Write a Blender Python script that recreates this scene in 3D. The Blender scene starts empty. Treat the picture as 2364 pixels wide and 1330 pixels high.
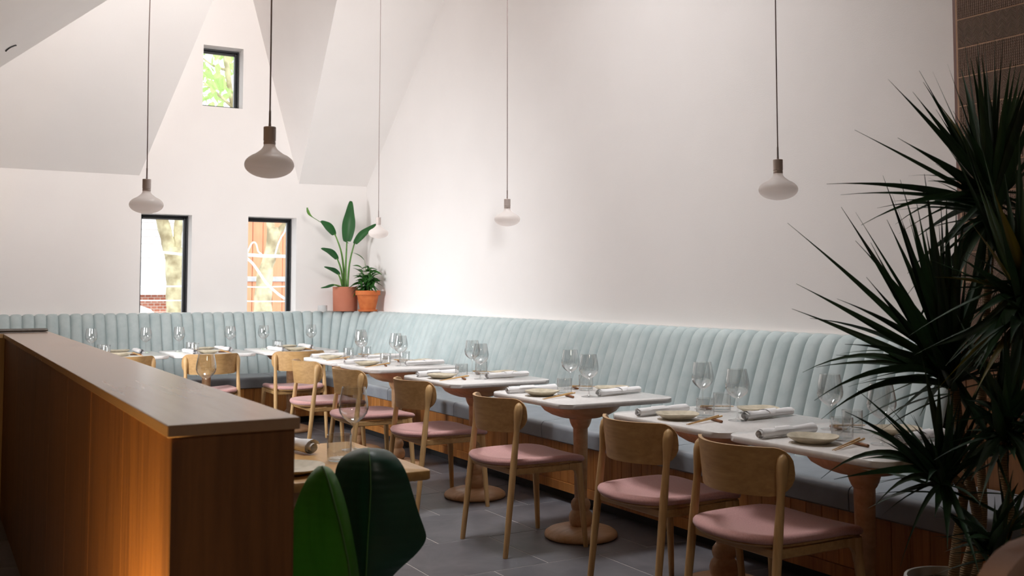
import bpy, bmesh, math, random
from mathutils import Vector, Matrix, Euler, Quaternion
random.seed(7)
PI = math.pi
R = math.radians
SC = bpy.context.scene
COL = SC.collection

# ------------------------------------------------------------------ camera
cam_d = bpy.data.cameras.new('camera')
cam = bpy.data.objects.new('camera', cam_d)
COL.objects.link(cam)
cam.location = (0, 0, 1.315)
cam.rotation_euler = (R(90 + 3.27), 0, R(-29.9))
cam_d.sensor_width = 36.0
cam_d.lens = 36.0
cam_d.shift_y = -134.0 / 2364.0
cam_d.clip_start = 0.05
cam_d.clip_end = 300
cam_d.dof.use_dof = True
cam_d.dof.focus_distance = 5.3
cam_d.dof.aperture_fstop = 5.6
SC.camera = cam

# ------------------------------------------------------------------ world, sun, daylight
world = bpy.data.worlds.new('world')
SC.world = world
world.use_nodes = True
wbg = world.node_tree.nodes['Background']
wbg.inputs['Color'].default_value = (0.93, 0.97, 1.0, 1)
wbg.inputs['Strength'].default_value = 3.0

def light(name, kind, loc, energy, color=(1, 1, 1), target=None, size=None, size_y=None, **kw):
    d = bpy.data.lights.new(name, kind)
    d.energy = energy
    d.color = color
    if size is not None:
        d.size = size
        if size_y is not None:
            d.shape = 'RECTANGLE'
            d.size_y = size_y
    for k, v in kw.items():
        setattr(d, k, v)
    o = bpy.data.objects.new(name, d)
    COL.objects.link(o)
    o.location = loc
    if target is not None:
        o.rotation_euler = (Vector(target) - Vector(loc)).to_track_quat('-Z', 'Y').to_euler()
    return o

# sun shines on the facades across the street (from behind our building, so it never enters)
light('sun', 'SUN', (0, -10, 30), 2.0, (1.0, 0.95, 0.86), target=(4, 0, 16), angle=R(1.0))
# daylight falling through the roof glazing in the front roof slope (out of frame, above)
light('roof_glazing_daylight', 'AREA', (2.3, 4.35, 5.70), 120, (0.97, 0.98, 1.0),
      target=(2.3, 4.35 + 0.2, 4.70), size=1.5, size_y=1.3, spread=R(98))
light('left_glazing_daylight', 'AREA', (-0.50, 7.60, 1.60), 56, (0.97, 0.98, 1.0),
      target=(3.95, 9.25, 1.10), size=1.3, size_y=0.9, spread=R(76))
# added fill brightening the roof slopes and back wall; no opening is built here
light('roof_slope_fill', 'AREA', (1.95, 2.24, 3.5), 84, (1.0, 0.95, 0.92), target=(1.25, 9.0, 4.5), size=1.2, size_y=0.8, spread=R(62))
# added dim warm fill from behind the camera, not a known lamp
light('front_zone_fill', 'AREA', (0.9, -0.6, 2.9), 17, (1.0, 0.90, 0.76), target=(0.9, -0.5, 0), size=0.6)
# daylight portals in the three back windows
for (x0, x1, z0, z1) in ((1.84, 2.33, 1.08, 2.05), (2.90, 3.41, 1.08, 2.055), (2.415, 2.82, 3.17, 3.79)):
    l = light('window_portal', 'AREA', ((x0 + x1) / 2, 10.83, (z0 + z1) / 2), 1.0,
              target=((x0 + x1) / 2, 5, (z0 + z1) / 2), size=x1 - x0, size_y=z1 - z0)
    l.data.cycles.is_portal = True
# warm lamp standing low on the near side of the wooden partition
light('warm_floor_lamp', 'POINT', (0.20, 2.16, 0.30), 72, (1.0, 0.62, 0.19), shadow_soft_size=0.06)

SC.view_settings.view_transform = 'Standard'
SC.view_settings.look = 'None'
SC.view_settings.exposure = 0.0
SC.view_settings.gamma = 1.0
SC.view_settings.use_curve_mapping = False
SC.cycles.use_denoising = True
SC.cycles.max_bounces = 10
SC.cycles.diffuse_bounces = 6
SC.cycles.transparent_max_bounces = 24
SC.cycles.caustics_refractive = False
SC.cycles.caustics_reflective = False
SC.cycles.sample_clamp_indirect = 6.0

# ------------------------------------------------------------------ materials
def srgb(r, g, b):
    def f(c):
        c /= 255.0
        return c / 12.92 if c <= 0.04045 else ((c + 0.055) / 1.055) ** 2.4
    return (f(r), f(g), f(b), 1)

class NT:
    def __init__(s, name):
        s.m = bpy.data.materials.new(name)
        s.m.use_nodes = True
        s.t = s.m.node_tree
        s.p = s.t.nodes['Principled BSDF']
        s.out = s.t.nodes['Material Output']
    def n(s, kind, **kw):
        nd = s.t.nodes.new(kind)
        for k, v in kw.items():
            if k in nd.inputs:
                nd.inputs[k].default_value = v
            else:
                setattr(nd, k, v)
        return nd
    def l(s, a, b):
        s.t.links.new(a, b)
    def set(s, **kw):
        for k, v in kw.items():
            s.p.inputs[k.replace('_', ' ')].default_value = v
        return s

def mix_col(nt, fac, a, b):
    m = nt.n('ShaderNodeMix', data_type='RGBA')
    if hasattr(fac, 'is_linked') or isinstance(fac, bpy.types.NodeSocket):
        nt.l(fac, m.inputs[0])
    else:
        m.inputs[0].default_value = fac
    for s, v in ((m.inputs[6], a), (m.inputs[7], b)):
        if isinstance(v, bpy.types.NodeSocket):
            nt.l(v, s)
        else:
            s.default_value = v
    return m.outputs[2]

def coords(nt, scale=(1, 1, 1), kind='Object'):
    tc = nt.n('ShaderNodeTexCoord')
    mp = nt.n('ShaderNodeMapping')
    mp.inputs['Scale'].default_value = scale
    nt.l(tc.outputs[kind], mp.inputs['Vector'])
    return mp.outputs[0]

def bump(nt, height, strength=0.2, dist=0.002):
    b = nt.n('ShaderNodeBump')
    b.inputs['Strength'].default_value = strength
    b.inputs['Distance'].default_value = dist
    nt.l(height, b.inputs['Height'])
    nt.l(b.outputs[0], nt.p.inputs['Normal'])

def noise_mat(name, c1, c2, scale=5, rough=0.6, bumpd=0.0, bscale=None, detail=4, **kw):
    nt = NT(name)
    v = coords(nt)
    no = nt.n('ShaderNodeTexNoise', Scale=scale, Detail=detail)
    nt.l(v, no.inputs['Vector'])
    rp = nt.n('ShaderNodeValToRGB')
    rp.color_ramp.elements[0].position = 0.35
    rp.color_ramp.elements[1].position = 0.65
    rp.color_ramp.elements[0].color = c1
    rp.color_ramp.elements[1].color = c2
    nt.l(no.outputs['Fac'], rp.inputs[0])
    nt.l(rp.outputs[0], nt.p.inputs['Base Color'])
    nt.p.inputs['Roughness'].default_value = rough
    if bumpd:
        n2 = nt.n('ShaderNodeTexNoise', Scale=bscale or scale * 4, Detail=3)
        nt.l(v, n2.inputs['Vector'])
        bump(nt, n2.outputs['Fac'], 0.5, bumpd)
    nt.set(**kw)
    return nt.m

def wood_mat(name, c1, c2, axis='z', rough=0.45, fine=60, vary=0.0, coat=0.0, relief=0.15):
    nt = NT(name)
    k = 0.06
    sc = {'x': (k, 1, 1), 'y': (1, k, 1), 'z': (1, 1, k)}[axis]
    v = coords(nt, sc)
    if vary:
        oi = nt.n('ShaderNodeObjectInfo')
        ad = nt.n('ShaderNodeVectorMath', operation='MULTIPLY_ADD')
        nt.l(oi.outputs['Random'], ad.inputs[0])
        ad.inputs[1].default_value = (7, 13, 3)
        nt.l(v, ad.inputs[2])
        v = ad.outputs[0]
    n1 = nt.n('ShaderNodeTexNoise', Scale=fine, Detail=5, Roughness=0.6)
    nt.l(v, n1.inputs['Vector'])
    n2 = nt.n('ShaderNodeTexNoise', Scale=fine * 0.14, Detail=3, Distortion=0.8)
    nt.l(v, n2.inputs['Vector'])
    ma = nt.n('ShaderNodeMath', operation='MULTIPLY_ADD')
    nt.l(n1.outputs['Fac'], ma.inputs[0])
    ma.inputs[1].default_value = 0.55
    mb = nt.n('ShaderNodeMath', operation='MULTIPLY')
    nt.l(n2.outputs['Fac'], mb.inputs[0])
    mb.inputs[1].default_value = 0.45
    nt.l(mb.outputs[0], ma.inputs[2])
    rp = nt.n('ShaderNodeValToRGB')
    rp.color_ramp.elements[0].position = 0.36
    rp.color_ramp.elements[1].position = 0.64
    rp.color_ramp.elements[0].color = c1
    rp.color_ramp.elements[1].color = c2
    nt.l(ma.outputs[0], rp.inputs[0])
    col = rp.outputs[0]
    if vary:
        hs = nt.n('ShaderNodeHueSaturation')
        mr = nt.n('ShaderNodeMapRange')
        nt.l(oi.outputs['Random'], mr.inputs[0])
        mr.inputs[3].default_value = 1 - vary
        mr.inputs[4].default_value = 1 + vary
        nt.l(mr.outputs[0], hs.inputs['Value'])
        nt.l(col, hs.inputs['Color'])
        col = hs.outputs[0]
    nt.l(col, nt.p.inputs['Base Color'])
    nt.set(Roughness=rough)
    if coat:
        nt.p.inputs['Coat Weight'].default_value = coat
        nt.p.inputs['Coat Roughness'].default_value = 0.25
    if relief:
        bump(nt, n1.outputs['Fac'], relief, 0.001)
    return nt.m

def glass_mat(name, tint=(0.985, 0.99, 0.99, 1), ior=1.5, rough=0.0, gain=1.0):
    nt = NT(name)
    tr = nt.n('ShaderNodeBsdfTransparent')
    tr.inputs[0].default_value = tint
    gl = nt.n('ShaderNodeBsdfGlossy')
    gl.inputs['Roughness'].default_value = rough
    lw = nt.n('ShaderNodeLayerWeight', Blend=0.5)
    pw = nt.n('ShaderNodeMath', operation='POWER')
    nt.l(lw.outputs['Facing'], pw.inputs[0])
    pw.inputs[1].default_value = 3.0
    mu = nt.n('ShaderNodeMath', operation='MULTIPLY_ADD', use_clamp=True)
    nt.l(pw.outputs[0], mu.inputs[0])
    mu.inputs[1].default_value = 0.95 * gain
    mu.inputs[2].default_value = 0.10 * gain
    mx = nt.n('ShaderNodeMixShader')
    nt.l(mu.outputs[0], mx.inputs[0])
    nt.l(tr.outputs[0], mx.inputs[1])
    nt.l(gl.outputs[0], mx.inputs[2])
    nt.l(mx.outputs[0], nt.out.inputs['Surface'])
    return nt.m

M = {}
M['plaster'] = noise_mat('white_plaster', (0.85, 0.815, 0.795, 1), (0.875, 0.84, 0.82, 1), 1.3, 0.85, 0.0008, 140)
M['ledge'] = noise_mat('white_ledge', (0.78, 0.76, 0.74, 1), (0.82, 0.80, 0.78, 1), 3, 0.6)
M['dark_plaster'] = noise_mat('dark_brown_plaster', srgb(92, 78, 68), srgb(100, 86, 76), 3, 0.8)  # dark tone meant to cut bounce light in the unseen front zone
M['oak'] = wood_mat('oak', srgb(172, 134, 86), srgb(208, 171, 120), 'z', 0.45, 70, 0.06)
M['oak_x'] = wood_mat('oak_along', srgb(166, 128, 80), srgb(196, 157, 106), 'y', 0.42, 60, 0.06)
M['beech'] = wood_mat('turned_beech', srgb(186, 144, 104), srgb(214, 174, 134), 'x', 0.38, 45, 0.06)
M['bench_wood'] = wood_mat('bench_plank_wood', srgb(140, 84, 36), srgb(182, 122, 60), 'z', 0.5, 55, 0.16)
M['part_wood_shaded'] = wood_mat('partition_veneer_shaded', srgb(88, 54, 28), srgb(122, 80, 44), 'z', 0.5, 50, 0.08)  # same veneer as the bench, darkened in colour for standing unlit
M['cap_wood'] = wood_mat('partition_cap_veneer', srgb(150, 122, 100), srgb(158, 131, 109), 'y', 0.25, 40, relief=0)
M['table_wood'] = wood_mat('wooden_table_top', srgb(176, 132, 74), srgb(206, 164, 104), 'y', 0.4, 40)
M['quartz'] = noise_mat('white_quartz', (0.70, 0.68, 0.665, 1), (0.76, 0.74, 0.72, 1), 60, 0.22)
M['black'] = NT('black_kick').set(Base_Color=(0.01, 0.01, 0.011, 1), Roughness=0.6).m
M['black_metal'] = NT('black_window_frame').set(Base_Color=(0.012, 0.013, 0.016, 1), Roughness=0.35).m
M['leather'] = noise_mat('blue_grey_leather', srgb(130, 135, 142), srgb(142, 147, 154), 9, 0.34, 0.0006, 160)
M['pink'] = noise_mat('dusty_pink_wool', srgb(184, 138, 134), srgb(200, 154, 150), 220, 0.95, 0.0006, 500)
M['pink'].node_tree.nodes['Principled BSDF'].inputs['Sheen Weight'].default_value = 0.2
M['white_cotton'] = noise_mat('white_cotton', (0.86, 0.85, 0.85, 1), (0.90, 0.89, 0.89, 1), 30, 0.9, 0.0015, 90)
M['stoneware'] = noise_mat('speckled_stoneware', srgb(178, 168, 144), srgb(206, 196, 174), 28, 0.4)
M['glass'] = glass_mat('clear_glass', gain=1.15)
M['pane'] = glass_mat('window_glass', gain=0.6)
M['bamboo'] = wood_mat('bamboo_stick', srgb(188, 146, 88), srgb(212, 172, 116), 'x', 0.5, 90)
M['rest_wood'] = wood_mat('dark_stick_wood', srgb(110, 66, 34), srgb(150, 96, 54), 'y', 0.5, 60)
def opal():
    nt = NT('opal_lamp_glass').set(Base_Color=(0.93, 0.88, 0.85, 1), Roughness=0.4)
    tl = nt.n('ShaderNodeBsdfTranslucent')
    tl.inputs[0].default_value = (0.98, 0.94, 0.92, 1)
    mx = nt.n('ShaderNodeMixShader')
    mx.inputs[0].default_value = 0.65
    nt.l(nt.p.outputs[0], mx.inputs[1])
    nt.l(tl.outputs[0], mx.inputs[2])
    nt.l(mx.outputs[0], nt.out.inputs['Surface'])
    return nt.m
M['opal'] = opal()
M['socket'] = NT('lamp_socket_enamel').set(Base_Color=srgb(206, 192, 186), Roughness=0.4).m
M['cord'] = NT('lamp_cord').set(Base_Color=srgb(142, 126, 122), Roughness=0.7).m
M['terracotta'] = noise_mat('terracotta', srgb(190, 98, 46), srgb(206, 116, 60), 14, 0.75)
M['clay_matte'] = noise_mat('matte_clay', srgb(184, 112, 86), srgb(194, 122, 96), 6, 0.8)
M['soil'] = noise_mat('soil', (0.02, 0.014, 0.01, 1), (0.05, 0.035, 0.025, 1), 40, 0.95)
M['white_pot'] = noise_mat('white_glazed_pot', (0.60, 0.59, 0.58, 1), (0.65, 0.64, 0.63, 1), 8, 0.35)
M['grey_felt'] = noise_mat('grey_felt', srgb(96, 90, 84), srgb(112, 106, 100), 40, 0.9)
M['trim_metal'] = NT('rose_brown_trim').set(Base_Color=srgb(120, 92, 86), Roughness=0.45).m
M['grout'] = noise_mat('pale_grout', srgb(168, 134, 110), srgb(178, 144, 120), 30, 0.9)
M['brown_leather'] = noise_mat('brown_leather', srgb(112, 84, 70), srgb(122, 94, 80), 20, 0.6)

def leaf_mat(name, c1, c2, rough=0.4, scale=6, trans=0.15):
    nt = NT(name)
    v = coords(nt, (1, 14, 1))
    no = nt.n('ShaderNodeTexNoise', Scale=scale, Detail=3)
    nt.l(v, no.inputs['Vector'])
    oi = nt.n('ShaderNodeObjectInfo')
    ad = nt.n('ShaderNodeMath', operation='MULTIPLY_ADD')
    nt.l(oi.outputs['Random'], ad.inputs[0])
    ad.inputs[1].default_value = 0.5
    nt.l(no.outputs['Fac'], ad.inputs[2])
    rp = nt.n('ShaderNodeValToRGB')
    rp.color_ramp.elements[0].position = 0.4
    rp.color_ramp.elements[1].position = 1.1 if False else 0.95
    rp.color_ramp.elements[0].color = c1
    rp.color_ramp.elements[1].color = c2
    nt.l(ad.outputs[0], rp.inputs[0])
    nt.l(rp.outputs[0], nt.p.inputs['Base Color'])
    nt.set(Roughness=rough)
    nt.p.inputs['Transmission Weight'].default_value = 0.0
    tl = nt.n('ShaderNodeBsdfTranslucent')
    nt.l(rp.outputs[0], tl.inputs[0])
    mx = nt.n('ShaderNodeMixShader')
    mx.inputs[0].default_value = trans
    nt.l(nt.p.outputs[0], mx.inputs[1])
    nt.l(tl.outputs[0], mx.inputs[2])
    nt.l(mx.outputs[0], nt.out.inputs['Surface'])
    return nt.m

M['dracaena'] = leaf_mat('dracaena_leaf', srgb(12, 32, 20), srgb(32, 64, 34), 0.58, 5, 0.06)
M['dracaena_pale'] = leaf_mat('dracaena_old_leaf', srgb(74, 70, 18), srgb(98, 90, 28), 0.5, 5, 0.15)
M['banana'] = leaf_mat('paradise_leaf', srgb(14, 54, 26), srgb(34, 92, 40), 0.34, 4, 0.2)
M['banana_dark'] = leaf_mat('big_dark_leaf', srgb(10, 42, 34), srgb(18, 62, 46), 0.42, 4, 0.08)
M['banana_light'] = leaf_mat('big_green_leaf', srgb(28, 80, 16), srgb(58, 118, 30), 0.4, 4, 0.25)
def vein_bump(m):
    nt = NT.__new__(NT)
    nt.m, nt.t = m, m.node_tree
    nt.p = nt.t.nodes['Principled BSDF']
    v = coords(nt)
    w = nt.n('ShaderNodeTexWave', Scale=14, Distortion=1.2, bands_direction='Z')
    nt.l(v, w.inputs['Vector'])
    bump(nt, w.outputs['Fac'], 0.22, 0.003)
vein_bump(M['banana_dark'])
vein_bump(M['banana_light'])
M['midrib'] = NT('leaf_midrib').set(Base_Color=srgb(70, 112, 62), Roughness=0.5).m
M['stem_green'] = noise_mat('green_stem', srgb(70, 118, 48), srgb(104, 148, 66), 10, 0.5)
M['small_leaf'] = leaf_mat('small_green_leaf', srgb(24, 72, 30), srgb(66, 120, 50), 0.4, 10, 0.2)
def trunk_mat():
    nt = NT('ringed_trunk')
    v = coords(nt)
    w = nt.n('ShaderNodeTexWave', Scale=45, Distortion=3.0, bands_direction='Z')
    nt.l(v, w.inputs['Vector'])
    w.inputs['Detail'].default_value = 2
    c = mix_col(nt, w.outputs['Fac'], srgb(122, 100, 72), srgb(166, 142, 106))
    nt.l(c, nt.p.inputs['Base Color'])
    nt.set(Roughness=0.85)
    bump(nt, w.outputs['Fac'], 0.6, 0.004)
    return nt.m
M['trunk'] = trunk_mat()

def velvet():
    nt = NT('blue_grey_velvet')
    v = coords(nt, (1, 1, 1))
    oi = nt.n('ShaderNodeObjectInfo')
    ad = nt.n('ShaderNodeVectorMath', operation='MULTIPLY_ADD')
    nt.l(oi.outputs['Random'], ad.inputs[0])
    ad.inputs[1].default_value = (9, 5, 3)
    nt.l(v, ad.inputs[2])
    n1 = nt.n('ShaderNodeTexNoise', Scale=7, Detail=5, Roughness=0.6)
    nt.l(ad.outputs[0], n1.inputs['Vector'])
    rp = nt.n('ShaderNodeValToRGB')
    rp.color_ramp.elements[0].position = 0.3
    rp.color_ramp.elements[1].position = 0.7
    rp.color_ramp.elements[0].color = srgb(168, 183, 184)
    rp.color_ramp.elements[1].color = srgb(190, 201, 201)
    nt.l(n1.outputs['Fac'], rp.inputs[0])
    nt.l(rp.outputs[0], nt.p.inputs['Base Color'])
    nt.set(Roughness=0.75)
    nt.p.inputs['Sheen Weight'].default_value = 0.25
    nt.p.inputs['Sheen Roughness'].default_value = 0.4
    n2 = nt.n('ShaderNodeTexNoise', Scale=180, Detail=2)
    nt.l(v, n2.inputs['Vector'])
    bump(nt, n2.outputs['Fac'], 0.2, 0.001)
    return nt.m
M['velvet'] = velvet()

def floor_tile():
    nt = NT('grey_slate_tile')
    v = coords(nt)
    oi = nt.n('ShaderNodeObjectInfo')
    ad = nt.n('ShaderNodeVectorMath', operation='MULTIPLY_ADD')
    nt.l(oi.outputs['Random'], ad.inputs[0])
    ad.inputs[1].default_value = (19, 31, 3)
    nt.l(v, ad.inputs[2])
    n1 = nt.n('ShaderNodeTexNoise', Scale=3.5, Detail=6, Roughness=0.65, Distortion=0.6)
    nt.l(ad.outputs[0], n1.inputs['Vector'])
    rp = nt.n('ShaderNodeValToRGB')
    rp.color_ramp.elements[0].position = 0.3
    rp.color_ramp.elements[1].position = 0.72
    rp.color_ramp.elements[0].color = srgb(74, 72, 77)
    rp.color_ramp.elements[1].color = srgb(104, 101, 104)
    nt.l(n1.outputs['Fac'], rp.inputs[0])
    nt.l(rp.outputs[0], nt.p.inputs['Base Color'])
    nt.set(Roughness=0.42)
    bump(nt, n1.outputs['Fac'], 0.1, 0.002)
    return nt.m
M['floor_tile'] = floor_tile()
M['floor_grout'] = noise_mat('floor_grout', srgb(168, 162, 158), srgb(178, 172, 168), 20, 0.9)

def relief_tile(name, kind):
    nt = NT(name)
    tc = nt.n('ShaderNodeTexCoord')
    sx = nt.n('ShaderNodeSeparateXYZ')
    nt.l(tc.outputs['Object'], sx.inputs[0])
    def mth(op, a, b=None):
        m = nt.n('ShaderNodeMath', operation=op)
        for i, q in enumerate((a, b)):
            if q is None:
                continue
            if isinstance(q, bpy.types.NodeSocket):
                nt.l(q, m.inputs[i])
            else:
                m.inputs[i].default_value = q
        return m.outputs[0]
    y, z = sx.outputs[1], sx.outputs[2]
    if kind == 'zigzag':
        tri = mth('PINGPONG', y, 0.022)
        h = mth('SINE', mth('MULTIPLY', mth('ADD', z, tri), 900.0))
    else:
        a = mth('SINE', mth('MULTIPLY', y, 620.0))
        tri = mth('PINGPONG', y, 0.0051)
        b = mth('SINE', mth('MULTIPLY', mth('ADD', z, mth('MULTIPLY', tri, 1.2)), 520.0))
        h = mth('ADD', a, mth('MULTIPLY', b, 0.7))
    fac = mth('MULTIPLY_ADD', h, 0.25)
    fac.node.inputs[2].default_value = 0.5
    c = mix_col(nt, fac, srgb(98, 76, 62), srgb(118, 94, 78))
    nt.l(c, nt.p.inputs['Base Color'])
    nt.set(Roughness=0.7)
    bump(nt, h, 0.8, 0.0014)
    return nt.m
M['tile_zigzag'] = relief_tile('herringbone_relief_tile', 'zigzag')
M['tile_knit'] = relief_tile('knit_relief_tile', 'knit')

# exterior
M['siding'] = noise_mat('white_siding', (0.75, 0.75, 0.75, 1), (0.82, 0.82, 0.82, 1), 3, 0.7)
M['roof_grey'] = noise_mat('grey_shingle', (0.42, 0.42, 0.44, 1), (0.52, 0.52, 0.54, 1), 12, 0.9)
M['orange_wall'] = wood_mat('orange_boarding', (0.62, 0.24, 0.12, 1), (0.76, 0.33, 0.18, 1), 'z', 0.8, 8)
M['cable'] = NT('white_cable').set(Base_Color=(0.9, 0.9, 0.9, 1), Roughness=0.5).m
M['bark'] = noise_mat('mottled_bark', (0.26, 0.21, 0.12, 1), (0.60, 0.55, 0.36, 1), 5, 0.9, 0.02, 9)
M['brick'] = noise_mat('red_brick', (0.46, 0.16, 0.10, 1), (0.58, 0.24, 0.16, 1), 9, 0.9)
M['mortar'] = noise_mat('mortar', (0.62, 0.56, 0.50, 1), (0.68, 0.62, 0.56, 1), 9, 0.9)
M['dark_win'] = NT('street_window_glass').set(Base_Color=(0.22, 0.2, 0.19, 1), Roughness=0.3).m
M['street'] = noise_mat('asphalt', (0.2, 0.2, 0.2, 1), (0.26, 0.26, 0.26, 1), 3, 0.9)
M['tree_leaf'] = leaf_mat('street_tree_leaf', (0.42, 0.60, 0.20, 1), (0.60, 0.75, 0.34, 1), 0.6, 4, 0.35)

# ------------------------------------------------------------------ mesh helpers
class MB:
    """collects geometry, then links it as one mesh object"""
    def __init__(s):
        s.v = []
        s.f = []
    def add(s, vs, fs, mat=None):
        o = len(s.v)
        for p in vs:
            p = Vector(p)
            s.v.append(mat @ p if mat else p)
        for f in fs:
            s.f.append(tuple(i + o for i in f))
        return s
    def box(s, x0, x1, y0, y1, z0, z1, mat=None):
        vs = [(x0, y0, z0), (x1, y0, z0), (x1, y1, z0), (x0, y1, z0), (x0, y0, z1), (x1, y0, z1), (x1, y1, z1), (x0, y1, z1)]
        fs = [(3, 2, 1, 0), (4, 5, 6, 7), (0, 1, 5, 4), (1, 2, 6, 5), (2, 3, 7, 6), (3, 0, 4, 7)]
        return s.add(vs, fs, mat)
    def bbox(s, x0, x1, y0, y1, z0, z1, b=0.003, mat=None):
        """box with all edges chamfered"""
        b = min(b, (x1 - x0) / 2.1, (y1 - y0) / 2.1, (z1 - z0) / 2.1)
        bm = bmesh.new()
        t = MB().box(x0, x1, y0, y1, z0, z1)
        vs = [bm.verts.new(p) for p in t.v]
        for f in t.f:
            bm.faces.new([vs[i] for i in f])
        bmesh.ops.bevel(bm, geom=list(bm.edges), offset=b, segments=1, affect='EDGES')
        bm.verts.index_update()
        s.add([v.co.copy() for v in bm.verts], [[v.index for v in f.verts] for f in bm.faces], mat)
        bm.free()
        return s
    def lathe(s, prof, n=32, mat=None, closed=False, sx=1, sy=1):
        """prof: list of (r, z)"""
        o = []
        rings = []
        vs = []
        for (r, z) in prof:
            if r < 1e-6:
                rings.append([len(vs)])
                vs.append((0, 0, z))
            else:
                rings.append(list(range(len(vs), len(vs) + n)))
                for i in range(n):
                    a = 2 * PI * i / n
                    vs.append((r * math.cos(a) * sx, r * math.sin(a) * sy, z))
        fs = []
        seq = list(zip(rings, rings[1:]))
        if closed:
            seq.append((rings[-1], rings[0]))
        for a, b in seq:
            for i in range(n):
                j = (i + 1) % n
                if len(a) == 1 and len(b) == 1:
                    continue
                if len(a) == 1:
                    fs.append((a[0], b[j], b[i]))
                elif len(b) == 1:
                    fs.append((a[i], a[j], b[0]))
                else:
                    fs.append((a[i], a[j], b[j], b[i]))
        return s.add(vs, fs, mat)
    def tube(s, path, radii, n=8, mat=None, cap=True, flat=1.0, updir=None):
        pts = [Vector(p) for p in path]
        if not isinstance(radii, (list, tuple)):
            radii = [radii] * len(pts)
        vs = []
        prev = None
        for i, p in enumerate(pts):
            t = (pts[min(i + 1, len(pts) - 1)] - pts[max(i - 1, 0)]).normalized()
            if prev is None:
                ref = Vector(updir) if updir else (Vector((0, 0, 1)) if abs(t.z) < 0.9 else Vector((1, 0, 0)))
            else:
                ref = prev
            u = (ref - t * ref.dot(t)).normalized()
            prev = u
            w = t.cross(u)
            for k in range(n):
                a = 2 * PI * k / n
                vs.append(p + u * math.cos(a) * radii[i] + w * math.sin(a) * radii[i] * flat)
        fs = []
        for i in range(len(pts) - 1):
            for k in range(n):
                l = (k + 1) % n
                fs.append((i * n + k, i * n + l, (i + 1) * n + l, (i + 1) * n + k))
        if cap:
            fs.append(tuple(range(n - 1, -1, -1)))
            e = (len(pts) - 1) * n
            fs.append(tuple(range(e, e + n)))
        return s.add(vs, fs, mat)
    def loft(s, loops, mat=None, cap=True, closed=True):
        n = len(loops[0])
        vs = [p for l in loops for p in l]
        fs = []
        for i in range(len(loops) - 1):
            for k in range(n if closed else n - 1):
                l = (k + 1) % n
                fs.append((i * n + k, i * n + l, (i + 1) * n + l, (i + 1) * n + k))
        if cap:
            fs.append(tuple(range(n - 1, -1, -1)))
            e = (len(loops) - 1) * n
            fs.append(tuple(range(e, e + n)))
        return s.add(vs, fs, mat)
    def mesh(s, name, mat=None, smooth=40):
        me = bpy.data.meshes.new(name)
        me.from_pydata([tuple(p) for p in s.v], [], s.f)
        bm = bmesh.new()
        bm.from_mesh(me)
        bmesh.ops.recalc_face_normals(bm, faces=bm.faces)
        bm.to_mesh(me)
        bm.free()
        if smooth:
            me.polygons.foreach_set('use_smooth', [True] * len(me.polygons))
            me.set_sharp_from_angle(angle=R(smooth))
        if mat:
            me.materials.append(M[mat] if isinstance(mat, str) else mat)
        return me
    def build(s, name, mat=None, parent=None, smooth=40, loc=None):
        o = bpy.data.objects.new(name, s.mesh(name, mat, smooth))
        COL.objects.link(o)
        if parent:
            o.parent = parent
        if loc:
            o.location = loc
        return o

def place(name, me, parent=None, loc=(0, 0, 0), rot=(0, 0, 0), scale=None):
    o = bpy.data.objects.new(name, me)
    COL.objects.link(o)
    o.location = loc
    o.rotation_euler = rot
    if scale:
        o.scale = scale
    if parent:
        o.parent = parent
    return o

def tag(o, label=None, cat=None, group=None, kind=None):
    if label:
        o['label'] = label
    if cat:
        o['category'] = cat
    if group:
        o['group'] = group
    if kind:
        o['kind'] = kind
    return o

def thing(name, label, cat, loc=(0, 0, 0), rotz=0, group=None):
    o = bpy.data.objects.new(name, None)
    o.empty_display_size = 0.1
    COL.objects.link(o)
    o.location = loc
    o.rotation_euler = (0, 0, rotz)
    return tag(o, label, cat, group)

def dup(root, loc, rotz, label, group=None):
    r = root.copy()
    COL.objects.link(r)
    r.location = loc
    r.rotation_euler = (0, 0, rotz)
    r['label'] = label
    if group:
        r['group'] = group
    for ch in list(root.children):
        c = ch.copy()
        COL.objects.link(c)
        c.parent = r
        for g in list(ch.children):
            d = g.copy()
            COL.objects.link(d)
            d.parent = c
    return r

def struct(name, parent=None):
    o = bpy.data.objects.new(name, None)
    COL.objects.link(o)
    o['kind'] = 'structure'
    return o

def rrect(hx, hy, r, n=6):
    pts = []
    for cx, cy, a0 in ((hx - r, hy - r, 0), (-hx + r, hy - r, 90), (-hx + r, -hy + r, 180), (hx - r, -hy + r, 270)):
        for i in range(n + 1):
            a = R(a0 + 90 * i / n)
            pts.append((cx + r * math.cos(a), cy + r * math.sin(a)))
    return pts

def smoothstep(x):
    x = max(0, min(1, x))
    return x * x * (3 - 2 * x)

# ================================================================== ROOM SHELL
WX, WY = 4.20, 10.50       # right wall, back wall (inner faces)
EZ, SL = 2.43, 0.844       # eave height, roof slope
RY = 5.45                  # ridge
RZ = EZ + SL * (WY - RY)
LX = -0.55                 # left wall
def mainz(y):
    return EZ + SL * (WY - y)

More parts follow.
